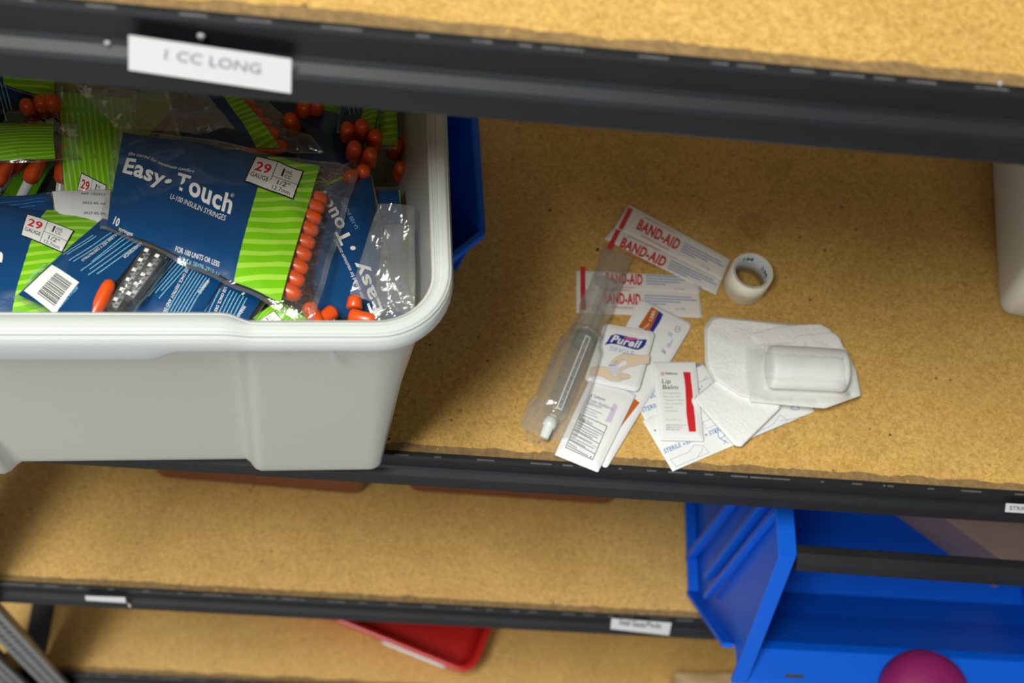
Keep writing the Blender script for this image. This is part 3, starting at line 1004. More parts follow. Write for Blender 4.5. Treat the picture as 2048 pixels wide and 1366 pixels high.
# orange caps low at the rim
for (u, v, z, du, dv, lab) in ((617, 612, 226, 14, 30, 'syringe with pointed bright orange cap at the rim under the large bag corner'),
                          (668, 622, 222, -22, 18, 'syringe with dull red-orange cap at the rim below the sideways bag'),
                          (700, 632, 222, 22, 6, 'syringe with orange cap lying along the rim near the right corner'),
                          (708, 618, 220, 1, -12, 'syringe with small red cap pointing up near the right corner')):
    loose_cap(u, v, z, du, dv, lab)


# clear empty-ended bags crumpled at the right
def clear_bag(label, q, zs, seed, bulge=6):
    bg = Bag(q, zs, bulge, seed, 2.2); bg.s0 = 0; bg.s1 = 1; bg.t0 = 0; bg.t1 = 1
    T = bag_thing(label, bg)
    f = MB()
    def crk(s, t, k=1):
        x = s*bg.L; y = t*bg.H
        d = 1.5*abs(NZ(x*.10, y*.05, 3, seed))+1.6*NZ(x*.12+y*.05, y*.10, 5, seed)
        return bg(s, t)+bg.n*d*k
    f.grid(crk, 60, 60, 'filmc', flip=True)
    f.grid(lambda s, t: crk(s, t, -1)-bg.n*(bulge*1.2*bg.prof(s, t)), 60, 60, 'filmc')
    f.build('film', T)
    return T


clear_bag('crumpled clear plastic bag end standing beside the tote right wall',
          [(757, 408), (832, 414), (850, 640), (700, 590)], [236, 236, 226, 226], 71)
clear_bag('second clear bag fold between the sideways blue bag and the wall',
          [(770, 455), (845, 460), (838, 650), (742, 640)], [226, 222, 226, 226], 73)
clear_bag('loose clear film sticking out above the large bag top edge',
          [(140, 165), (400, 178), (470, 262), (235, 262)], [196, 196, 212, 210], 79, 4)

# filler bags underneath, seen only as dim colours through the frosted walls
rnd = random.Random(11)
fill = []
for i, (cx, cy, cz) in enumerate([(-75, 60, 40), (-170, 60, 45), (-270, 70, 40), (-80, 150, 60), (-190, 160, 60), (-290, 150, 60),
                                  (-60, 55, 95), (-165, 55, 100), (-275, 60, 105), (-90, 160, 120), (-200, 170, 130), (-300, 160, 130),
                                  (-110, 50, 145), (-230, 55, 150), (-80, 150, 165), (-250, 170, 170)]):
    an = rnd.uniform(-.5, .5)
    bg = Bag([(0, 0), (100, 0), (100, 80), (0, 80)], [0]*4, 9, 100+i)
    ex_ = Vector((math.cos(an), math.sin(an), 0)); ey_ = Vector((-ex_.y, ex_.x, 0))
    C_ = Vector((cx, cy, cz)); hl, hh = 42, 32
    bg.c = [C_-ex_*hl+ey_*hh+Vector((0, 0, rnd.uniform(-8, 8))), C_+ex_*hl+ey_*hh+Vector((0, 0, rnd.uniform(-8, 8))),
            C_+ex_*hl-ey_*hh+Vector((0, 0, rnd.uniform(-8, 8))), C_-ex_*hl-ey_*hh+Vector((0, 0, rnd.uniform(-8, 8)))]
    bg.L = 2*hl; bg.H = 2*hh; bg.n = Vector((0, 0, 1))
    T = thing('syringe_bag', 'syringe bag deep in the tote, only a dim colour through the frosted wall', 'syringe bag', tuple(C_), 'buried syringe bags')
    film(bg, T, nu=16, nv=14)
    p = MB(); patch(p, bg, 0, .7, 0, 1, 'navy', nu=10, nv=8); patch(p, bg, .7, 1, 0, 1, 'lime', nu=6, nv=8)
    p.grid(lambda s, t: bg.under(s, t)-Vector((0, 0, .3)), 10, 8, 'lime', u0=.0, u1=.35, v0=0, v1=1)
    p.grid(lambda s, t: bg.under(s, t)-Vector((0, 0, .3)), 10, 8, 'navy', u0=.35, u1=1, v0=0, v1=1)
    p.build('printed_panel', T)


# ------------------------------------------------------------------ flat packets on the middle shelf
def smooth_outline(pts, r=0.0, k=5):
    """round the corners of a pixel outline by r pixels"""
    if not r: return [Vector(p) for p in pts]
    out = []
    n = len(pts); P = [Vector(p) for p in pts]
    for i in range(n):
        a, b_, c = P[i-1], P[i], P[(i+1) % n]
        ra = min(r, (a-b_).length*.45); rc = min(r, (c-b_).length*.45)
        p0 = b_+(a-b_).normalized()*ra; p1 = b_+(c-b_).normalized()*rc
        for j in range(k+1):
            t = j/k; out.append(p0*(1-t)**2+b_*2*t*(1-t)+p1*t*t)
    return out


def dense(pts, step):
    out = []
    n = len(pts)
    for i in range(n):
        a = Vector(pts[i]); b_ = Vector(pts[(i+1) % n]); k = max(1, int((b_-a).length/step))
        for j in range(k): out.append(a+(b_-a)*(j/k))
    return out


def packet(name, label, cat, outline, z0, thick, m, r=0.0, seal=0.10, group=None, seed=1, wav=0.25, mside=None, prints=None):
    """pouch: flat sealed border, softly puffed middle; prints(mb, surface) adds the printing"""
    op = dense(smooth_outline(outline, r), 6.0)
    c2 = sum(op, Vector((0, 0)))/len(op)
    c = W(c2.x, c2.y, z0)
    T = None
    mb = MB()
    rings = []
    def pt(p, z): return W(p.x, p.y, z)
    def wv(p, z):
        q = pt(p, z)
        return q+Vector((0, 0, wav*NZ(q.x*.05, q.y*.05, seed)+wav))
    prof = [(1.0, 0.0), (1.0, 0.35), (1-seal*.6, 0.40), (1-seal, 0.55), (1-seal*1.5, 0.86), (1-seal*2.2, 1.0), (.6, 1.0), (.3, 1.0), (.05, 1.0)]
    for sc, h in prof:
        rings.append([(pt if h == 0 else wv)(c2+(p-c2)*sc, z0+thick*h) for p in op])
    n = len(op)
    mb.loft([r_[::-1] for r_ in rings], m, cap0=True, cap1=True)
    sf = Flat(z0+thick+wav*2.0)

    class SF:
        def __call__(self, u, v, off=0.0):
            q = W(u, v, z0+thick)
            return q+Vector((0, 0, wav*NZ(q.x*.05, q.y*.05, seed)+wav+off*1.2+0.02))
    if prints: prints(mb, SF())
    o = mb.build(name, origin=(c.x, c.y, z0))
    return tag(o, label, cat, group)


# bandages --------------------------------------------------------
def bandage_print(A, B, D, seed, txt0=0.24, txt1=0.56):
    """A top-left, B top-right, D bottom-left of one wrapper in pixels"""
    A, B, D = Vector(A), Vector(B), Vector(D)

    def pr(mb, sf):
        u = B-A; v = D-A
        def q(x, y): return A+u*x+v*y
        def f(x, y, off=0.0):
            p = q(x, y); return sf(p.x, p.y, off)
        up = -v
        quadfill(mb, sf, [q(.035, .0), q(.075, .0), q(.075, 1), q(.035, 1)], 'red2', .15)
        txt(mb, sf, 'BAND-AID', q(txt0, .66), q(txt1, .66), v.length*.44, 'red2', 0.06, up=up, off=.25)
        txt(mb, sf, 'Johnson-Johnson', q(txt0+.06, .86), q(txt1-.06, .86), v.length*.10, 'red2', 0.0, shear=.3, up=up, off=.25)
        txt(mb, sf, 'Johnson-Johnson', q(txt0+.02, .10), q(txt1-.08, .10), v.length*.08, 'red2', 0.0, shear=.3, up=up, off=.25)
        for k in range(4):
            x1 = (.93, .97, .84, .72)[k]
            a = q(txt1+.035, .26+.115*k); b_ = q(x1, .26+.115*k)
            greek(mb, sf, a, b_, 1, (0, 1), v.length*.085, 'lblue', seed+k)
        txt(mb, sf, '371788', q(.80, .82), q(.88, .82), v.length*.09, 'lblue', 0, up=up, off=.25)
    return pr


bA = [(1257, 411), (1463, 521), (1447, 556), (1231, 452)]
packet('adhesive_bandage', 'adhesive bandage wrapper with full red lettering, uppermost of the four', 'bandage', [(1257, 409), (1462, 520), (1444, 560), (1229, 455)], 1.6, .7, 'paperd',
       prints=bandage_print((1250, 411), (1460, 521), (1229, 453), 21, .17, .56), group='wrapped adhesive bandages', seed=3)
packet('adhesive_bandage', 'adhesive bandage wrapper directly below and joined to the uppermost one', 'bandage', [(1229, 455), (1444, 560), (1432, 590), (1399, 575), (1209, 478)], 1.4, .7, 'paperd',
       prints=bandage_print((1225, 454), (1446, 558), (1205, 494), 31, .12, .52), group='wrapped adhesive bandages', seed=4)
packet('adhesive_bandage', 'adhesive bandage wrapper half hidden behind the pointed end of the lettered pair', 'bandage', [(1152, 541), (1392, 553), (1401, 586), (1153, 576)], .7, .6, 'paperd',
       prints=bandage_print((1152, 533), (1398, 545), (1152, 579), 41, .24, .54), group='wrapped adhesive bandages', seed=5)
packet('adhesive_bandage', 'adhesive bandage wrapper lowest of the four, under the brown-labelled pouch corner', 'bandage', [(1152, 573), (1399, 584), (1405, 636), (1153, 626)], 0.3, .6, 'paperd',
       prints=bandage_print((1152, 573), (1399, 584), (1153, 620), 51, .22, .52), group='wrapped adhesive bandages', seed=6)


# long pouch with brown and blue label -----------------------------
def pov(mb, sf):
    poly(mb, sf, [(1303, 614), (1318, 623), (1298, 664), (1276, 655)], 'brown')
    poly(mb, sf, [(1318, 623), (1326, 629), (1319, 645), (1306, 665), (1298, 664)], 'pblue')
    txt(mb, sf, '1285', (1303, 643), (1311, 623), 6, 'wht', 0.02); txt(mb, sf, 'No', (1293, 657), (1299, 648), 5, 'wht', 0.0)
    txt(mb, sf, 'PVP', (1288, 661), (1291, 656), 4, 'wht', 0.0)
    for (u, v, r) in ((1355, 659, 5.5),):
        pts = [(u+r*math.cos(t), v+r*math.sin(t)) for t in [i*math.pi/8 for i in range(16)]]
        line(mb, sf, pts, 1.0, 'grey', closed=True); line(mb, sf, [(u-3, v), (u+3, v)], 1, 'grey')
    for (a, b_) in (((1337, 665), (1345, 670)), ((1336, 669), (1343, 674)), ((1345, 681), (1339, 690)), ((1335, 688), (1341, 692)), ((1334, 692), (1339, 695)), ((1324, 697), (1330, 704)), ((1322, 702), (1331, 706))):
        line(mb, sf, [a, b_], 1.8, 'lblue')
    poly(mb, sf, [(1326, 700), (1331, 708), (1327, 707)], 'grey')
    poly(mb, sf, [(1268, 797), (1279, 806), (1232, 866), (1226, 884), (1240, 838)], 'brown')
    txt(mb, sf, '10', (1220, 776), (1228, 768), 7, 'red2', 0.0)


packet('antiseptic_pouch', 'long white pouch with brown and navy label, running under the hand gel packet', 'pouch',
       [(1281, 596), (1386, 648), (1212, 940), (1155, 880), (1160, 830)], 1.6, 1.6, 'papers', r=12, seal=.07, prints=pov, seed=8)


# ointment packet ---------------------------------------------------
def oint(mb, sf):
    def fr(x, y):   # framed table, local 0..1
        a = Vector((1160, 828)); b_ = Vector((1214, 853)); d = Vector((1131, 895))
        return a+(b_-a)*x+(d-a)*y
    up = (-.30, -.95)
    poly(mb, sf, [(1228, 806), (1235, 813), (1222, 846), (1210, 843), (1222, 820)], 'lilac')
    txt(mb, sf, '# Safetec', (1179, 793), (1210, 803), 6, 'grey', .01, up=(.35, -.93))
    txt(mb, sf, 'Triple Antibiotic', (1174, 801), (1226, 822), 6.5, 'grey', 0, up=(.35, -.93))
    txt(mb, sf, 'Ointment', (1171, 808), (1202, 818), 6.5, 'grey', 0, up=(.35, -.93))
    greek(mb, sf, (1169, 814), (1203, 828), 3, (-1.4, 5), 2.6, 'midgrey', 4)
    line(mb, sf, [fr(0, 0), fr(1, 0), fr(1, 1), fr(0, 1)], 1.2, 'blk', closed=True)
    for y in (.17, .50, .62, .80): line(mb, sf, [fr(0, y-.03), fr(1, y+.03)], 1.2 if y != .62 else .6, 'blk')
    txt(mb, sf, 'Drug Facts', fr(.04, .13), fr(.52, .14), 6, 'grey', .01)
    for i, y in enumerate((.24, .31, .38, .44, .57, .68, .74, .86, .93)):
        greek(mb, sf, fr(.04, y), fr((.95, .9, .85, .7, .8, .9, .6, .35, .8)[i], y+.03), 1, (0, 1), 2.6, 'grey', i+2)
    poly(mb, sf, [fr(.88, .93), fr(.94, .93), fr(.91, .99)], 'blk')


packet('ointment_packet', 'white triple antibiotic ointment packet with black framed table, reaching over the shelf edge', 'packet',
       [(1186, 744), (1272, 790), (1196, 945), (1109, 910)], 4.2, 1.6, 'papers', r=3, seal=.11, prints=oint, seed=9)


# hand gel packet ---------------------------------------------------
def gel(mb, sf):
    def z(x, y): return (1040+x/7.877, 620+y/7.877)
    poly(mb, sf, [z(*p) for p in ((1330, 550), (1380, 490), (1430, 405), (1500, 385), (1560, 390), (1700, 425), (1850, 465), (2000, 470), (1975, 545), (1930, 600), (1860, 632), (1780, 620), (1650, 580), (1520, 545), (1430, 535))], 'pblue', .15)
    poly(mb, sf, [z(*p) for p in ((1632, 430), (1740, 432), (1850, 450), (1835, 475), (1760, 485), (1690, 470), (1640, 450))], 'pink', .28)
    txt(mb, sf, 'Purell', z(1418, 505), z(1890, 610), 15, 'wht', .05, shear=.25, up=(.32, -.95), off=.3)
    txt(mb, sf, 'SINGLE', z(1412, 635), z(1790, 725), 8.5, 'lblue', .0, up=(.15, -1), off=.3)
    # upper hand, reaching in from the right
    uh = [(2045, 722), (1930, 722), (1800, 705), (1620, 690), (1520, 745), (1440, 810), (1430, 850), (1470, 850), (1530, 800), (1500, 850), (1540, 870), (1600, 800), (1660, 790), (1690, 840), (1670, 880), (1600, 905), (1550, 930), (1540, 970), (1580, 975), (1700, 905), (1820, 885), (1900, 855), (2030, 850)]
    lh = [(1200, 890), (1300, 895), (1400, 910), (1420, 990), (1450, 1040), (1540, 1060), (1510, 1000), (1600, 995), (1700, 1020), (1742, 1045), (1730, 1080), (1650, 1105), (1590, 1100), (1595, 1130), (1480, 1130), (1380, 1100), (1280, 1050), (1200, 1035), (1090, 1035), (1110, 920)]
    for h in (uh, lh):
        pts = [z(*p) for p in h]
        poly(mb, sf, pts, 'skin', .15); line(mb, sf, pts, .7, 'midgrey', .25, closed=True)
    for a, b_ in (((1470, 850), (1590, 770)), ((1500, 860), (1640, 775)), ((1560, 1030), (1720, 1040)), ((1560, 1065), (1720, 1070)), ((1560, 1090), (1660, 1095))):
        line(mb, sf, [z(*a), z(*b_)], .6, 'midgrey', .25)
    poly(mb, sf, [z(*p) for p in ((1380, 845), (1520, 850), (1530, 900), (1560, 960), (1500, 1040), (1440, 1020), (1400, 940))], 'panel', .3)
    poly(mb, sf, [z(*p) for p in ((1395, 870), (1510, 860), (1500, 885), (1400, 890))], 'lblue', .38)


packet('hand_gel_packet', 'white single-use hand gel packet with navy logo banner and two drawn hands', 'packet',
       [(1208, 647), (1311, 664), (1277, 785), (1168, 762)], 6.6, 1.6, 'papers', r=11, seal=.07, prints=gel, seed=10)


# sterile wrappers ----------------------------------------------------
def sterile1(mb, sf):   # lower, nearer paper
    def z(x, y): return (1260+x/5.94, 720+y/5.94)
    txt(mb, sf, 'STERILE', z(412, 1115), z(610, 1030), 9, 'sblue', .02, up=(-.35, -.94))
    txt(mb, sf, 'ESTERIL', z(675, 1005), z(850, 935), 9, 'sblue', .02, up=(-.35, -.94))
    txt(mb, sf, 'STERILE', z(950, 900), z(1140, 820), 9, 'sblue', .02, up=(-.35, -.94))
    for (x, y) in ((642, 1000), (903, 892), (297, 840), (1010, 850)):
        u, v = z(x, y); poly(mb, sf, [(u+2.0*math.cos(t), v+2.0*math.sin(t)) for t in [-i*math.pi/5 for i in range(10)]], 'sblue', .2)
    line(mb, sf, [z(*p) for p in ((478, 1185), (700, 1095), (760, 1010), (870, 1020), (940, 1100), (545, 1270))], .9, 'lblue', closed=True)
    line(mb, sf, [z(*p) for p in ((865, 1025), (855, 1085), (800, 1155))], .9, 'lblue')
    line(mb, sf, [(1610, 832), (1585, 838), (1560, 842)], .9, 'lblue')
    line(mb, sf, [(1505, 870), (1545, 850), (1560, 830), (1575, 842), (1565, 850), (1510, 873)], .9, 'lblue')
    pts = [(1590+7*math.cos(t)+3*math.sin(2*t), 815+5*math.sin(t)) for t in [i*math.pi/8 for i in range(16)]]
    line(mb, sf, pts, 1.2, 'sblue', closed=True)
    line(mb, sf, [z(1040, 860), z(1050, 920), z(1110, 960), z(1170, 990)], 1.4, 'sblue'); line(mb, sf, [z(1100, 860), z(1130, 900), z(1080, 930)], 1.2, 'sblue'); line(mb, sf, [z(1140, 950), z(1115, 1000)], 1.2, 'sblue')
    line(mb, sf, [z(860, 740), z(990, 690), z(1060, 760), z(900, 820)], .9, 'lblue', closed=True)


packet('gauze_wrapper', 'empty paper gauze wrapper with blue STERILE print nearest the shelf edge', 'wrapper',
       [(1285, 842), (1440, 770), (1600, 760), (1629, 823), (1345, 943)], 1.4, .5, 'paper', seal=.03, prints=sterile1, seed=12, group='opened gauze wrappers')


def sterile2(mb, sf):
    def z(x, y): return (1260+x/5.94, 720+y/5.94)
    txt(mb, sf, 'STERILE', z(150, 628), z(360, 545), 9, 'sblue', .02, up=(-.35, -.94))
    line(mb, sf, [z(*p) for p in ((222, 690), (400, 620), (470, 690), (290, 770))], .9, 'lblue', closed=True)
    txt(mb, sf, 'Gasa', z(165, 350), z(300, 300), 7, 'sblue', .0)
    pts = [z(255+70*math.cos(t), 385+60*math.sin(t)) for t in [i*math.pi/10 for i in range(20)]]
    line(mb, sf, pts, 1.2, 'sblue', closed=True)
    line(mb, sf, [z(190, 360), z(320, 450)], 1.1, 'sblue'); line(mb, sf, [z(290, 370), z(245, 465)], 1.1, 'sblue')
    txt(mb, sf, 'steril', z(790, 95), z(880, 62), 7, 'sblue', .02)
    line(mb, sf, [z(815, 270), z(950, 210)], 1.0, 'lblue'); line(mb, sf, [z(870, 250), z(910, 195)], 1.0, 'lblue')
    line(mb, sf, [z(845, 322), z(858, 316)], 1.8, 'sblue'); line(mb, sf, [z(820, 345), z(830, 350)], 2.2, 'sblue')
    greek(mb, sf, z(15, 372), z(130, 340), 1, (0, 1), 4, 'sblue', 3)


packet('gauze_wrapper', 'empty paper gauze wrapper tucked behind the lip balm and the nearer wrapper', 'wrapper',
       [(1266, 790), (1405, 728), (1470, 800), (1290, 842)], .5, .5, 'paper', seal=.03, prints=sterile2, seed=13, group='opened gauze wrappers')


# lip balm -------------------------------------------------------------
def lip(mb, sf):
    def z(x, y): return (1260+x/5.94, 720+y/5.94)
    up = (.02, -1)
    poly(mb, sf, [z(*p) for p in ((628, 145), (716, 147), (722, 230), (738, 350), (745, 440), (728, 488), (755, 560), (770, 680), (783, 855), (700, 855), (684, 760), (668, 640), (662, 480), (655, 330), (643, 220))], 'red', .15)
    txt(mb, sf, 'Safetec', z(418, 172), z(565, 176), 4.5, 'blk', .03, up=up)
    line(mb, sf, [z(*p) for p in ((368, 152), (400, 152), (400, 180), (368, 180))], .9, 'red', closed=True); line(mb, sf, [z(375, 166), z(395, 166)], .9, 'red')
    txt(mb, sf, 'Lip', z(380, 277), z(482, 280), 8.5, 'blk', .006, up=up)
    txt(mb, sf, 'Balm', z(388, 347), z(568, 350), 8.5, 'blk', .006, up=up)
    for i, (t_, x1) in enumerate((('Pomegranate', 598), ('flavored, with', 600), ('Vitamin C, Bees', 640), ('Wax, and other', 632), ('natural', 512), ('emollients', 566))):
        txt(mb, sf, t_, z(392+i*4, 404+i*42.5), z(x1, 404+i*42.5), 3.4, 'midgrey', 0, up=up)
    txt(mb, sf, '0.5 g (0.02 oz.)', z(425, 718), z(612, 722), 3.4, 'midgrey', 0, up=up)
    for i, t_ in enumerate(('Safetec of America, Inc.', 'Buffalo, NY 14215', '800-456-7077')):
        txt(mb, sf, t_, z(430, 780+i*28), z((675, 620, 590)[i], 784+i*28), 3, 'grey', 0, up=up)


packet('lip_balm_packet', 'white lip balm packet with a curved red band', 'packet',
       [(1304, 724), (1391, 724), (1408, 883), (1320, 881)], 4.2, 1.4, 'papers', r=2, seal=.10, prints=lip, seed=14)


# ------------------------------------------------------------------ gauze
def soft(name, label, cat, outline, z0, thick, m, r=8, layers=1, seed=1, weave=0.5, group=None, parent=None, puff=None):
    op = dense(smooth_outline(outline, r, 6), 5.0)
    c2 = sum(op, Vector((0, 0)))/len(op); c = W(c2.x, c2.y, z0)
    mb = MB(); n = len(op)
    rings = []
    for ly in range(layers):
        a = ly/layers; b_ = (ly+1)/layers
        sh = 1-.012*ly
        rings.append([W(*(c2+(p-c2)*(sh-.02)), z0+thick*a) for p in op])
        rings.append([W(*(c2+(p-c2)*sh), z0+thick*(a*.7+b_*.3)) for p in op])
        rings.append([W(*(c2+(p-c2)*(sh-.004)), z0+thick*(a*.2+b_*.8)) for p in op])
    for sc in (.955, .92, .84, .74, .62, .48, .32, .16, .03):
        rg = []
        for p in op:
            q = c2+(p-c2)*sc; zz = z0+thick
            w0 = W(q.x, q.y, zz)
            e = 1-sc
            zz += min(1, e*8)*(weave*1.8*NZ(w0.x*.04, w0.y*.07, 0, seed)+weave*.8*NZ(w0.x*.11, w0.y*.16, 2, seed)+.4)
            if puff: zz += puff*(1-sc**2)
            rg.append(W(q.x, q.y, zz))
        rings.append(rg)
    mb.loft([x[::-1] for x in rings], m, cap0=True, cap1=True)
    o = mb.build(name, parent, origin=None if parent is not None else (c.x, c.y, z0))
    return o if parent is not None else tag(o, label, cat, group)


soft('gauze_pad', 'small white folded gauze pad over the lip balm corner', 'gauze', [(1386, 797), (1440, 752), (1500, 748), (1558, 800), (1563, 815), (1483, 894), (1470, 892)], 6.4, 3.0, 'gauze', 5, 3, 3, .35)
soft('gauze_pad', 'large white folded gauze pad under the wrapped gauze roll', 'gauze',
     [(1408, 655), (1424, 632), (1500, 640), (1580, 648), (1645, 650), (1664, 662), (1680, 680), (1690, 740), (1640, 790), (1540, 806), (1478, 795), (1425, 760), (1410, 728)], 6.4, 6.5, 'gauze', 9, 4, 5, .9, puff=1.0)

GP = [o for o in bpy.data.objects if o.name.startswith('gauze_pad')][-1]
for k, ol in enumerate(([(1500, 668), (1560, 652), (1641, 648), (1663, 660), (1668, 690), (1600, 712), (1510, 700)],
                        [(1560, 690), (1600, 670), (1668, 664), (1682, 680), (1694, 712), (1640, 730), (1570, 720)])):
    oo = soft('fold', '', '', ol, 12.2+k*.9, 1.6, 'gauze', 8, 1, 21+k, .5); oo.parent = GP; oo.location = oo.location-GP.location
    for kk in ('label', 'category'): del oo[kk]
# gauze roll in its clear pouch
za = 27.0
RL = thing('gauze_roll', 'rolled white gauze in clear pointed pouch lying on the large gauze pad', 'gauze', tuple(W(1610, 740, 14)))
a = W(1538, 733, za); b_ = W(1690, 741, za)
ax = (b_-a).normalized(); sd = Vector((0, 0, 1)).cross(ax).normalized(); R0 = 14.5
g = MB(); rings = []
for k, (t, rr_) in enumerate([(-.01, .02), (-.01, .45), (0, .82), (.02, .97), (.06, 1.0), (.25, 1.0), (.5, 1.01), (.75, 1.0), (.94, 1.0), (.98, .96), (1.0, .85), (1.005, .5), (1.0, .02)]):
    L_ = (b_-a).length
    rings.append([a+ax*(t*L_)+(sd*math.cos(th_)*1.08+Vector((0, 0, .92*math.sin(th_))))*(R0*rr_*(1+.012*math.sin(5*th_+k))) for th_ in [i*2*math.pi/40 for i in range(40)]])
g.loft(rings, 'gauze2'); g.build('roll', RL)
# pouch film draped over the roll
po = [(1492, 692), (1540, 686), (1632, 682), (1690, 692), (1710, 732), (1718, 764), (1722, 791), (1650, 817), (1590, 812), (1500, 803), (1490, 750)]
fm = MB(); op = dense(smooth_outline(po, 4), 5.0); c2 = Vector((1612, 742))


def drape(q, top=True):
    w0 = W(q.x, q.y, 14.5)
    for _ in range(3):
        rel = w0-a; x = rel.dot(ax)/(b_-a).length; y = rel.dot(sd)/R0
        h = 0
        if -0.30 < x < 1.12:
            fx = min(1, (x+.30)/.30)*min(1, (1.12-x)/.12)
            h = max(0, math.sqrt(max(0, 1.35-y*y))*R0*.95)*max(0, fx) if abs(y) < 1.16 else 0
            zr = (za-14.5)+h if h > 0 else 0
            h = zr*max(0, min(1, fx*1.6))
        cr = .9*NZ(w0.x*.09, w0.y*.12, 1, 7)+.6*abs(NZ(w0.x*.2, w0.y*.2, 2, 9))
        w0 = W(q.x, q.y, 14.6+h+cr)
    return w0


rings = []
for sc in [1, .985, .96, .93, .89, .85, .8, .75, .7, .64, .58, .52, .45, .38, .3, .22, .14, .05]:
    rings.append([drape(c2+(p-c2)*sc) for p in op])
fm.loft([x[::-1] for x in rings], 'filmr', cap1=True)
fm.build('clear_pouch', RL)
soft('pouch_back', '', '', [(1494, 700), (1540, 690), (1632, 684), (1690, 694), (1712, 740), (1722, 791), (1650, 817), (1590, 812), (1500, 803)], 13.6, .8, 'gauze2', 4, 1, 9, .1, parent=RL)

# ------------------------------------------------------------------ paper tape roll
tc_ = Vector((253.76, 151.69-1.0, 0)); tc_ = Vector((-3.0, 0, 0))+Vector((256.5, 150.5, 0))
RO, RI, TH = 15.7, 13.0, 25.4
TR_ = thing('tape_roll', 'small roll of cream paper tape standing upright on the shelf', 'tape', (tc_.x, tc_.y, 0.2))


def ringpts(r, z, n=56, k=0): return [tc_+Vector((r*math.cos(i*2*math.pi/n), r*math.sin(i*2*math.pi/n), z)) for i in range(n)]


m = MB(); m.loft([ringpts(RI+.7, .3), ringpts(RO-.4, .3), ringpts(RO, .8), ringpts(RO, TH-.5), ringpts(RO-.5, TH), ringpts(RI+.7, TH-.1), ringpts(RI+.7, .3)], 'tape'); m.build('tape_winding', TR_)
m = MB(); m.loft([ringpts(RI+.6, .4), ringpts(RI+.6, TH-.3), ringpts(RI, TH-.3), ringpts(RI, .4), ringpts(RI+.6, .4)], 'core')


class Inner:
    def __call__(self, x, y, off=0.0):      # x in degrees round the inside, y height
        t = math.radians(x); r = RI-.12-off*.3
        return tc_+Vector((r*math.cos(t), r*math.sin(t), y))


txt(m, Inner(), '3M', (117, TH-7.5), (78, TH-7.8), 5.0, 'green', .008, up=(0, 1))
txt(m, Inner(), 'Micropore', (104, TH-11.5), (62, TH-11.5), 1.8, 'midgrey', 0, up=(0, 1))
txt(m, Inner(), '3M', (44, TH-11), (4, TH-11), 5, 'green', .008, up=(0, 1))
m.build('core', TR_)

# ------------------------------------------------------------------ saline flush syringe in its wrapper
SY = thing('saline_syringe', 'clear saline flush syringe with grey scale print, sealed in a clear wrapper', 'syringe', tuple(W(1140, 740, 1)))
zc = 10.5
pA = W(1103, 838, zc); pB = W(1172, 668, zc)      # nose end, plunger end of the barrel
ax = (pB-pA).normalized(); LB = (pB-pA).length; up = Vector((0, 0, 1)); sd = ax.cross(up).normalized(); RB = 8.0
m = MB(); m.tube(pA, pB, [(0, 0), (0.0, 5.0), (.03, 7.6), (.06, RB), (.96, RB), (1, RB), (1, RB-1), (.99, 0)], 'clear', 32); m.build('barrel', SY)
m = MB(); m.tube(pA+ax*(LB*.86), pB-ax*1, [(0, 0), (0, RB-.9), (.25, RB-.9), (.3, RB-1.6), (.45, RB-.9), (.7, RB-.9), (.75, RB-1.6), (1, RB-1.2), (1, 0)], 'grey', 24); m.build('plunger_seal', SY)
m = MB(); m.tube(pA-ax*15, pA+ax*1, [(0, 0), (0, 3.1), (.5, 3.5), (.55, 4.6), (.95, 4.9), (1, 0)], 'tip', 20); m.build('tip_cap', SY)
m = MB()
pr = pB+ax*44
for ang in (0, 90):
    v = sd*math.cos(math.radians(ang))+up*math.sin(math.radians(ang)); n_ = sd*math.sin(math.radians(ang))-up*math.cos(math.radians(ang))
    vs = [p+v*s_+n_*k_ for p in (pB-ax*2, pr) for s_ in (-5, 5) for k_ in (-.5, .5)]
    m.add(vs, [(0, 1, 3, 2), (4, 6, 7, 5), (0, 4, 5, 1), (2, 3, 7, 6), (0, 2, 6, 4), (1, 5, 7, 3)], 'filmw')
m.tube(pr, pr+ax*1.8, [(0, 0), (0, 9), (1, 9), (1, 0)], 'filmw', 24)
m.tube(pB-ax*.8, pB+ax*1.4, [(0, RB), (0, 11.5), (1, 11.5), (1, RB)], 'clear', 24)
m.build('plunger_rod', SY)
m = MB()


class Brl:
    def __call__(self, x, y, off=0.0):      # x along from nose, y around (mm, towards the right)
        t = y/RB; r = RB+.12+off
        return pA+ax*x+sd*(math.sin(t)*r)+up*(math.cos(t)*r)


bs = Brl()
# framed strip
x0, x1, y0, y1 = 5.5, LB*.93, 0.2, 4.6
m.grid(lambda s, t: bs(x0+(x1-x0)*s, y0+(y1-y0)*t), 10, 3, 'wht'); m.grid(lambda s, t: bs(x0+.9+(x1-x0-1.8)*s, y0+.8+(y1-y0-1.6)*t, .08), 10, 3, 'midgrey')
txt(m, bs, '0.9% USP SODIUM CHLORIDE INJECTION', (x0+2, y1-1.3), (x1-2, y1-1.3), 2.1, 'blk', .02, up=(0, -1), off=.2)
txt(m, bs, '10 mL PFS', (x0-1, 8.6), (x0+16, 8.6), 2.6, 'grey', .02, up=(0, -1), off=.1)
greek(m, bs, (x0+19, 6.4), (x1-6, 6.4), 2, (0, 2.0), .9, 'grey', 4)
for i in range(22):
    x = 7+i*(LB-14)/21
    line(m, bs, [(x, -1.2), (x, -6.6 if i % 2 == 0 else -4.0)], 0.7, 'grey', .1)
    if i % 4 == 0: txt(m, bs, str(i//4*2), (x-.8, -5.4), (x+1.2, -5.4), 2.2, 'grey', .02, up=(0, -1), off=.1)
m.build('printed_scale', SY)
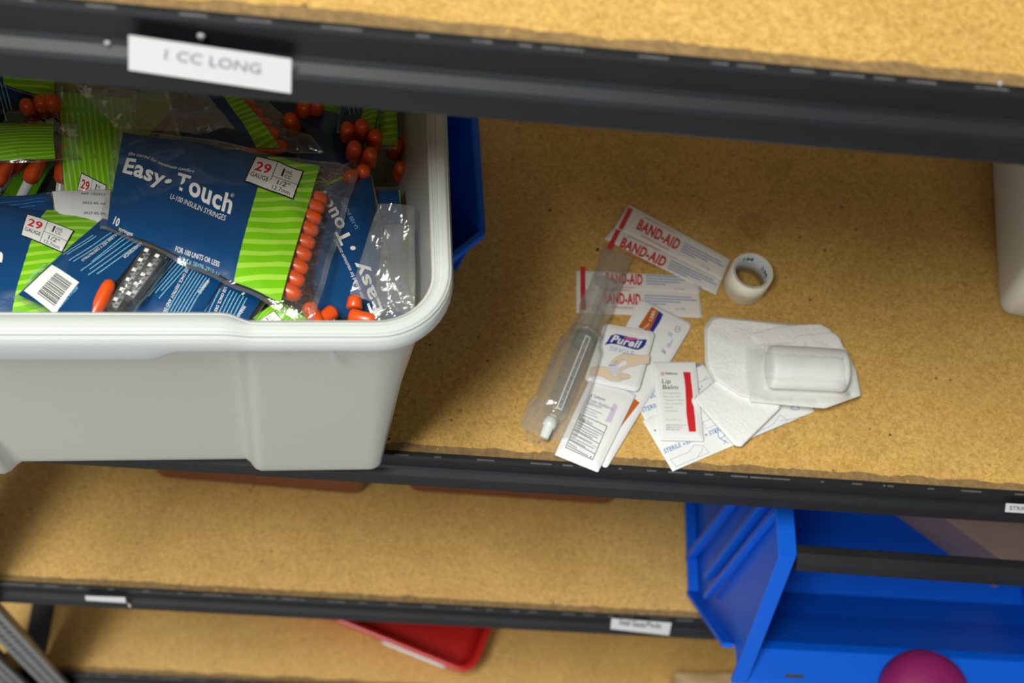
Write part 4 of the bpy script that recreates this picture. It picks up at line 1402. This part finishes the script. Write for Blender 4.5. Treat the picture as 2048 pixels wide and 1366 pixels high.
# wrapper: inflated sleeve around it, crimped lower end
m = MB(); NR = 26; rings = []
ends = [W(1082, 868, 6), W(1230, 500, 9)]
E0 = W(1093, 868, 7); E1 = W(1243, 488, 12); Lw = (E1-E0).length; aw = (E1-E0).normalized(); sw = aw.cross(up).normalized()
for k in range(31):
    t = k/30
    hw = 14.5+3.2*math.sin(t*5.0+.6)+(3.0 if t < .12 else 0)-(2.5 if .45 < t < .62 else 0)
    hh = 10.6*min(1, (t+.01)*9)*min(1, (1.02-t)*5)
    if t > .62: hh *= .62
    c_ = E0+aw*(t*Lw); c_.z = .8+hh
    rg = []
    for i in range(NR):
        th_ = i*2*math.pi/NR; cx_ = math.cos(th_); sz_ = math.sin(th_)
        q = sw*(math.copysign(abs(cx_)**.8, cx_)*hw)+up*(math.copysign(abs(sz_)**.75, sz_)*hh)
        nz_ = .9*NZ(t*14, cx_*2, sz_*2, 3)+.5*NZ(t*40, cx_*4, sz_*4, 5)
        p = c_+q*(1+.0)+(sw*cx_+up*sz_)*nz_
        p.z = max(.5, p.z); rg.append(p)
    rings.append(rg)
m.loft(rings, 'filmw')
# crimped fin at the lower end
def fin(s, t):
    p = E0-aw*(t*9)+sw*((s-.5)*30*(1-.15*t))
    return Vector((p.x, p.y, 1.2+1.0*math.sin(s*38)*(.3+t)+.8*t+max(0, 1.2*NZ(s*6, t*3, 1))))
m.grid(fin, 60, 5, 'filmc'); m.build('clear_wrapper', SY)


# ------------------------------------------------------------------ blue shallow bin beside the tote
def shallow_bin(name, label, outl, z0, H, m_, ins=9, lipw=3.5, cat='bin', parent=None, solid=1.8, extra=None):
    """open tub: outl = rim outline (mm, ccw)"""
    P_ = [Vector((p[0], p[1], 0)) for p in outl]; n = len(P_)
    nr = []
    for i in range(n):
        e = (P_[(i+1) % n]-P_[i-1]).normalized(); nr.append(Vector((e.y, -e.x, 0)))
    def rg(k, z): return [P_[i]-nr[i]*k+Vector((0, 0, z)) for i in range(n)]
    b0 = MB()
    b0.loft([rg(ins+lipw+4, z0), rg(ins+lipw, z0+.8), rg(ins+lipw-2, z0+4), rg(lipw+1.0, z0+H-2), rg(lipw, z0+H), rg(.6, z0+H), rg(0, z0+H-1.2), rg(0, z0+H-5)], m_, cap0=True)
    c = sum(P_, Vector((0, 0, 0)))/n
    T = thing(name, label, cat, (c.x, c.y, z0))
    b0.build('tub', T, solid=solid)
    return T


def ro(pts, r, k=6): return [tuple(p) for p in dense(smooth_outline(pts, r, k), 12)]


tr = [W(955, 235, 60), W(970, 466, 60), W(905, 517, 60)]
d0 = (Vector((tr[0].x, tr[0].y))-Vector((tr[1].x, tr[1].y))).normalized()
A_ = Vector((tr[1].x, tr[1].y)); B_ = Vector((tr[2].x, tr[2].y)); Cc = A_+d0*145
outl = [Vector((B_.x-22, B_.y-2)), B_, A_, Cc, Cc+Vector((-75, 5)), Vector((B_.x-32, B_.y+140))]
shallow_bin('storage_bin', 'blue plastic bin standing behind the right side of the frosted tote', ro(outl, 3), 0.6, 59, 'blue', ins=14, lipw=3)

# red tubs on the shelf below, only their lower fronts show under the beam
for (u0, v0, u1, v1, lab) in ((300, 931, 745, 970, 'shade-darkened red plastic tub under the middle shelf, left of the two'), (803, 960, 1240, 990, 'shade-darkened red plastic tub under the middle shelf, right of the two')):
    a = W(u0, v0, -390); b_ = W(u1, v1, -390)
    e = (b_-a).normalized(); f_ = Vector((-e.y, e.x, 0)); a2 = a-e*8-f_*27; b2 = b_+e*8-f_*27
    shallow_bin('storage_bin', lab, ro([(a2.x, a2.y), (b2.x, b2.y), (b2.x+f_.x*220, b2.y+f_.y*220), (a2.x+f_.x*220, a2.y+f_.y*220)], 30), -390, 130, 'shade_red', ins=14, lipw=4)

# red tray on the lowest shelf, turned, with a white strip on its front
zt = -783; HT = 62
c1 = W(945, 1352, zt+HT); c0 = W(560, 1195, zt+HT); c2_ = W(1000, 1235, zt+HT)
e = (c1-c0).normalized(); f_ = Vector((-e.y, e.x, 0))
g_ = c1+f_*230
RT = shallow_bin('storage_tray', 'red plastic tray turned at an angle on the lowest shelf with white strip', ro([(c0.x, c0.y), (c1.x, c1.y), (c1.x+f_.x*230, c1.y+f_.y*230), (c0.x+f_.x*230, c0.y+f_.y*230)], 26), zt, HT, 'redp', ins=10, lipw=5, cat='tray')
m = MB()
def strip(s, t):
    p = c1-e*(34+s*80)-f_*(1.9)
    return Vector((p.x, p.y, zt+HT-0.5-t*13))
m.grid(strip, 8, 1, 'sticker'); m.build('label_strip', RT, solid=.4)

# tan cardboard peeping out at the bottom right of the lowest shelf
m = MB(); a = W(1345, 1352, -760)
def ctn(s, t):
    p = Vector((a.x+s*75, a.y-t*45+4*s, -745+2.5*NZ(s*4, t*3, 2)))
    return p
m.grid(ctn, 16, 8, 'kraft2', flip=True)
m.box((a.x+1, a.y-44, -783.5), (a.x+74, a.y+2, -748), 'kraft2')
tag(m.build('cardboard_flap', origin=(a.x, a.y, -783)), 'crumpled tan cardboard carton on the lowest shelf left of the big blue bin', 'carton')

# ------------------------------------------------------------------ big blue hopper bin, lower right
BB = thing('storage_bin', 'large blue open-front bin at lower right crossed by a black bar', 'bin', (470, 120, -390))
bx0, bx1 = 306.0, 640.0; yb = 330.0; zb = -389.5
prof = [(28, zb), (-6, -342), (-56, -255), (-86, -252), (-90, -243), (-27, -88), (yb, -88), (yb, zb)]


def sidewall(x, dr, name):
    m = MB(); t = 3.0
    ps = [(y, z) for y, z in prof]
    vs = [Vector((x+dr*(z-zb)/300, y, z)) for y, z in ps]+[Vector((x+dr*(z-zb)/300+t, y, z)) for y, z in ps]
    n = len(ps)
    tri = tessellate_polygon([[Vector((p[0], p[1], 0)) for p in ps]])
    fs = []
    for q in tri: fs.append(tuple(q)); fs.append(tuple(i+n for i in q)[::-1])
    for i in range(n): j = (i+1) % n; fs.append((i, j, j+n, i+n))
    m.add(vs, fs, 'blue')
    return m


s1_ = sidewall(bx0+2, -6, 'l')
# rolled edge along the rim and slope, ribs, stacking ridge on the outer face
def bar(m, p, q, w_, h_, mm='blue'):
    p = Vector(p); q = Vector(q); d = (q-p).normalized(); sx_ = Vector((1, 0, 0)); nn = d.cross(sx_).normalized()
    vs = [r_+sx_*(k1*w_/2)+nn*(k2*h_/2) for r_ in (p, q) for k1 in (-1, 1) for k2 in (-1, 1)]
    m.add(vs, [(0, 1, 3, 2), (4, 6, 7, 5), (0, 4, 5, 1), (2, 3, 7, 6), (0, 2, 6, 4), (1, 5, 7, 3)], mm)


bar(s1_, (bx0-4, -27, -89), (bx0-4, yb, -89), 14, 4)
bar(s1_, (bx0-3, -89, -243), (bx0-4, -26, -88), 13, 4)
bar(s1_, (bx0-6, 22, -319), (bx0-8, 28, -96), 8, 6)
bar(s1_, (bx0-6, 5, -325), (bx0-8, 10, -94), 6, 5)
bar(s1_, (bx0-5, 26, -388), (bx0-7, -56, -256), 10, 4)
bar(s1_, (bx0-4, 26, -384), (bx0-4, yb, -384), 10, 6)
bar(s1_, (bx0-6, 60, -386), (bx0-8, 60, -94), 8, 6)
s1_.build('side_wall', BB, bevel=1.2)
s2_ = sidewall(bx1-3, 6, 'r'); s2_.build('side_wall', BB, bevel=1.2)
m = MB(); m.box((bx0+2, 26, zb), (bx1, yb, zb+3), 'blue')
m.build('floor_panel', BB)
m = MB(); m.box((bx0-2, yb-3, zb), (bx1+4, yb, -88), 'blue'); m.build('back_wall', BB)
m = MB()
fp = [(28, zb), (-6, -342), (-56, -255), (-86, -252), (-90, -246), (-88, -243), (-60, -243), (-52, -250), (-2, -338), (32, zb+4)]
m.loft([[Vector((x, y, z)) for y, z in fp] for x in (bx0+1, bx1)], 'blue', smooth=False, cap0=True, cap1=True)
m.build('front_lip', BB, bevel=1.0)
sl = W(1590, 1352, -242)
m = MB(); m.box((sl.x-8, sl.y-1.5, -243.4), (sl.x+8, sl.y+1.5, -242.6), 'hole'); m.build('slot', BB)
m = MB()
q0 = W(1592, 1113, -97); q1 = W(2048, 1145, -97); q1 = q0+(q1-q0)*1.25
m.loft([[p+Vector((0, y, z)) for y, z in ((-9, -8), (-10, -2), (-6, 1), (2, 3), (9, 2), (10, -6), (6, -9), (-4, -9))] for p in (q0, q1)], 'black', smooth=False, cap0=True, cap1=True)
m.build('crossbar', BB, bevel=1)

# things inside the bin
ka = W(1868, 1020, -330); kb = W(2018, 1130, -330)
ke = (kb-ka).normalized(); kf = Vector((-ke.y, ke.x, 0))
if kf.x < 0: kf = -kf
m = MB()
k0 = ka-ke*60; k1 = kb+ke*12; zz = -330
pts = [k0, k1, k1+kf*90, k0+kf*90]
m.add([Vector((p.x, p.y, zz)) for p in pts]+[Vector((p.x, p.y, -386)) for p in pts], [(0, 1, 2, 3), (7, 6, 5, 4), (0, 4, 5, 1), (1, 5, 6, 2), (2, 6, 7, 3), (3, 7, 4, 0)], 'kraft')
tag(m.build('cardboard_box', origin=(ka.x, ka.y, -386), bevel=1.5), 'pale brown cardboard box inside the large blue bin', 'box')
m = MB(); cm = W(1850, 1392, -232); cm = Vector((cm.x, cm.y, 0))
m.loft([[Vector((cm.x+r_*math.cos(t), cm.y+r_*math.sin(t), z_)) for t in [i*2*math.pi/48 for i in range(48)]] for r_, z_ in ((36, -241.5), (39, -238), (38.5, -229), (35, -220), (27, -212), (14, -207.5), (.5, -206))], 'magenta', cap0=True)
tag(m.build('round_cap', origin=(cm.x, cm.y, -241.5)), 'magenta round cap resting on the front lip of the large blue bin', 'cap')

for o in bpy.data.objects:
    if '_o' in o: del o['_o']
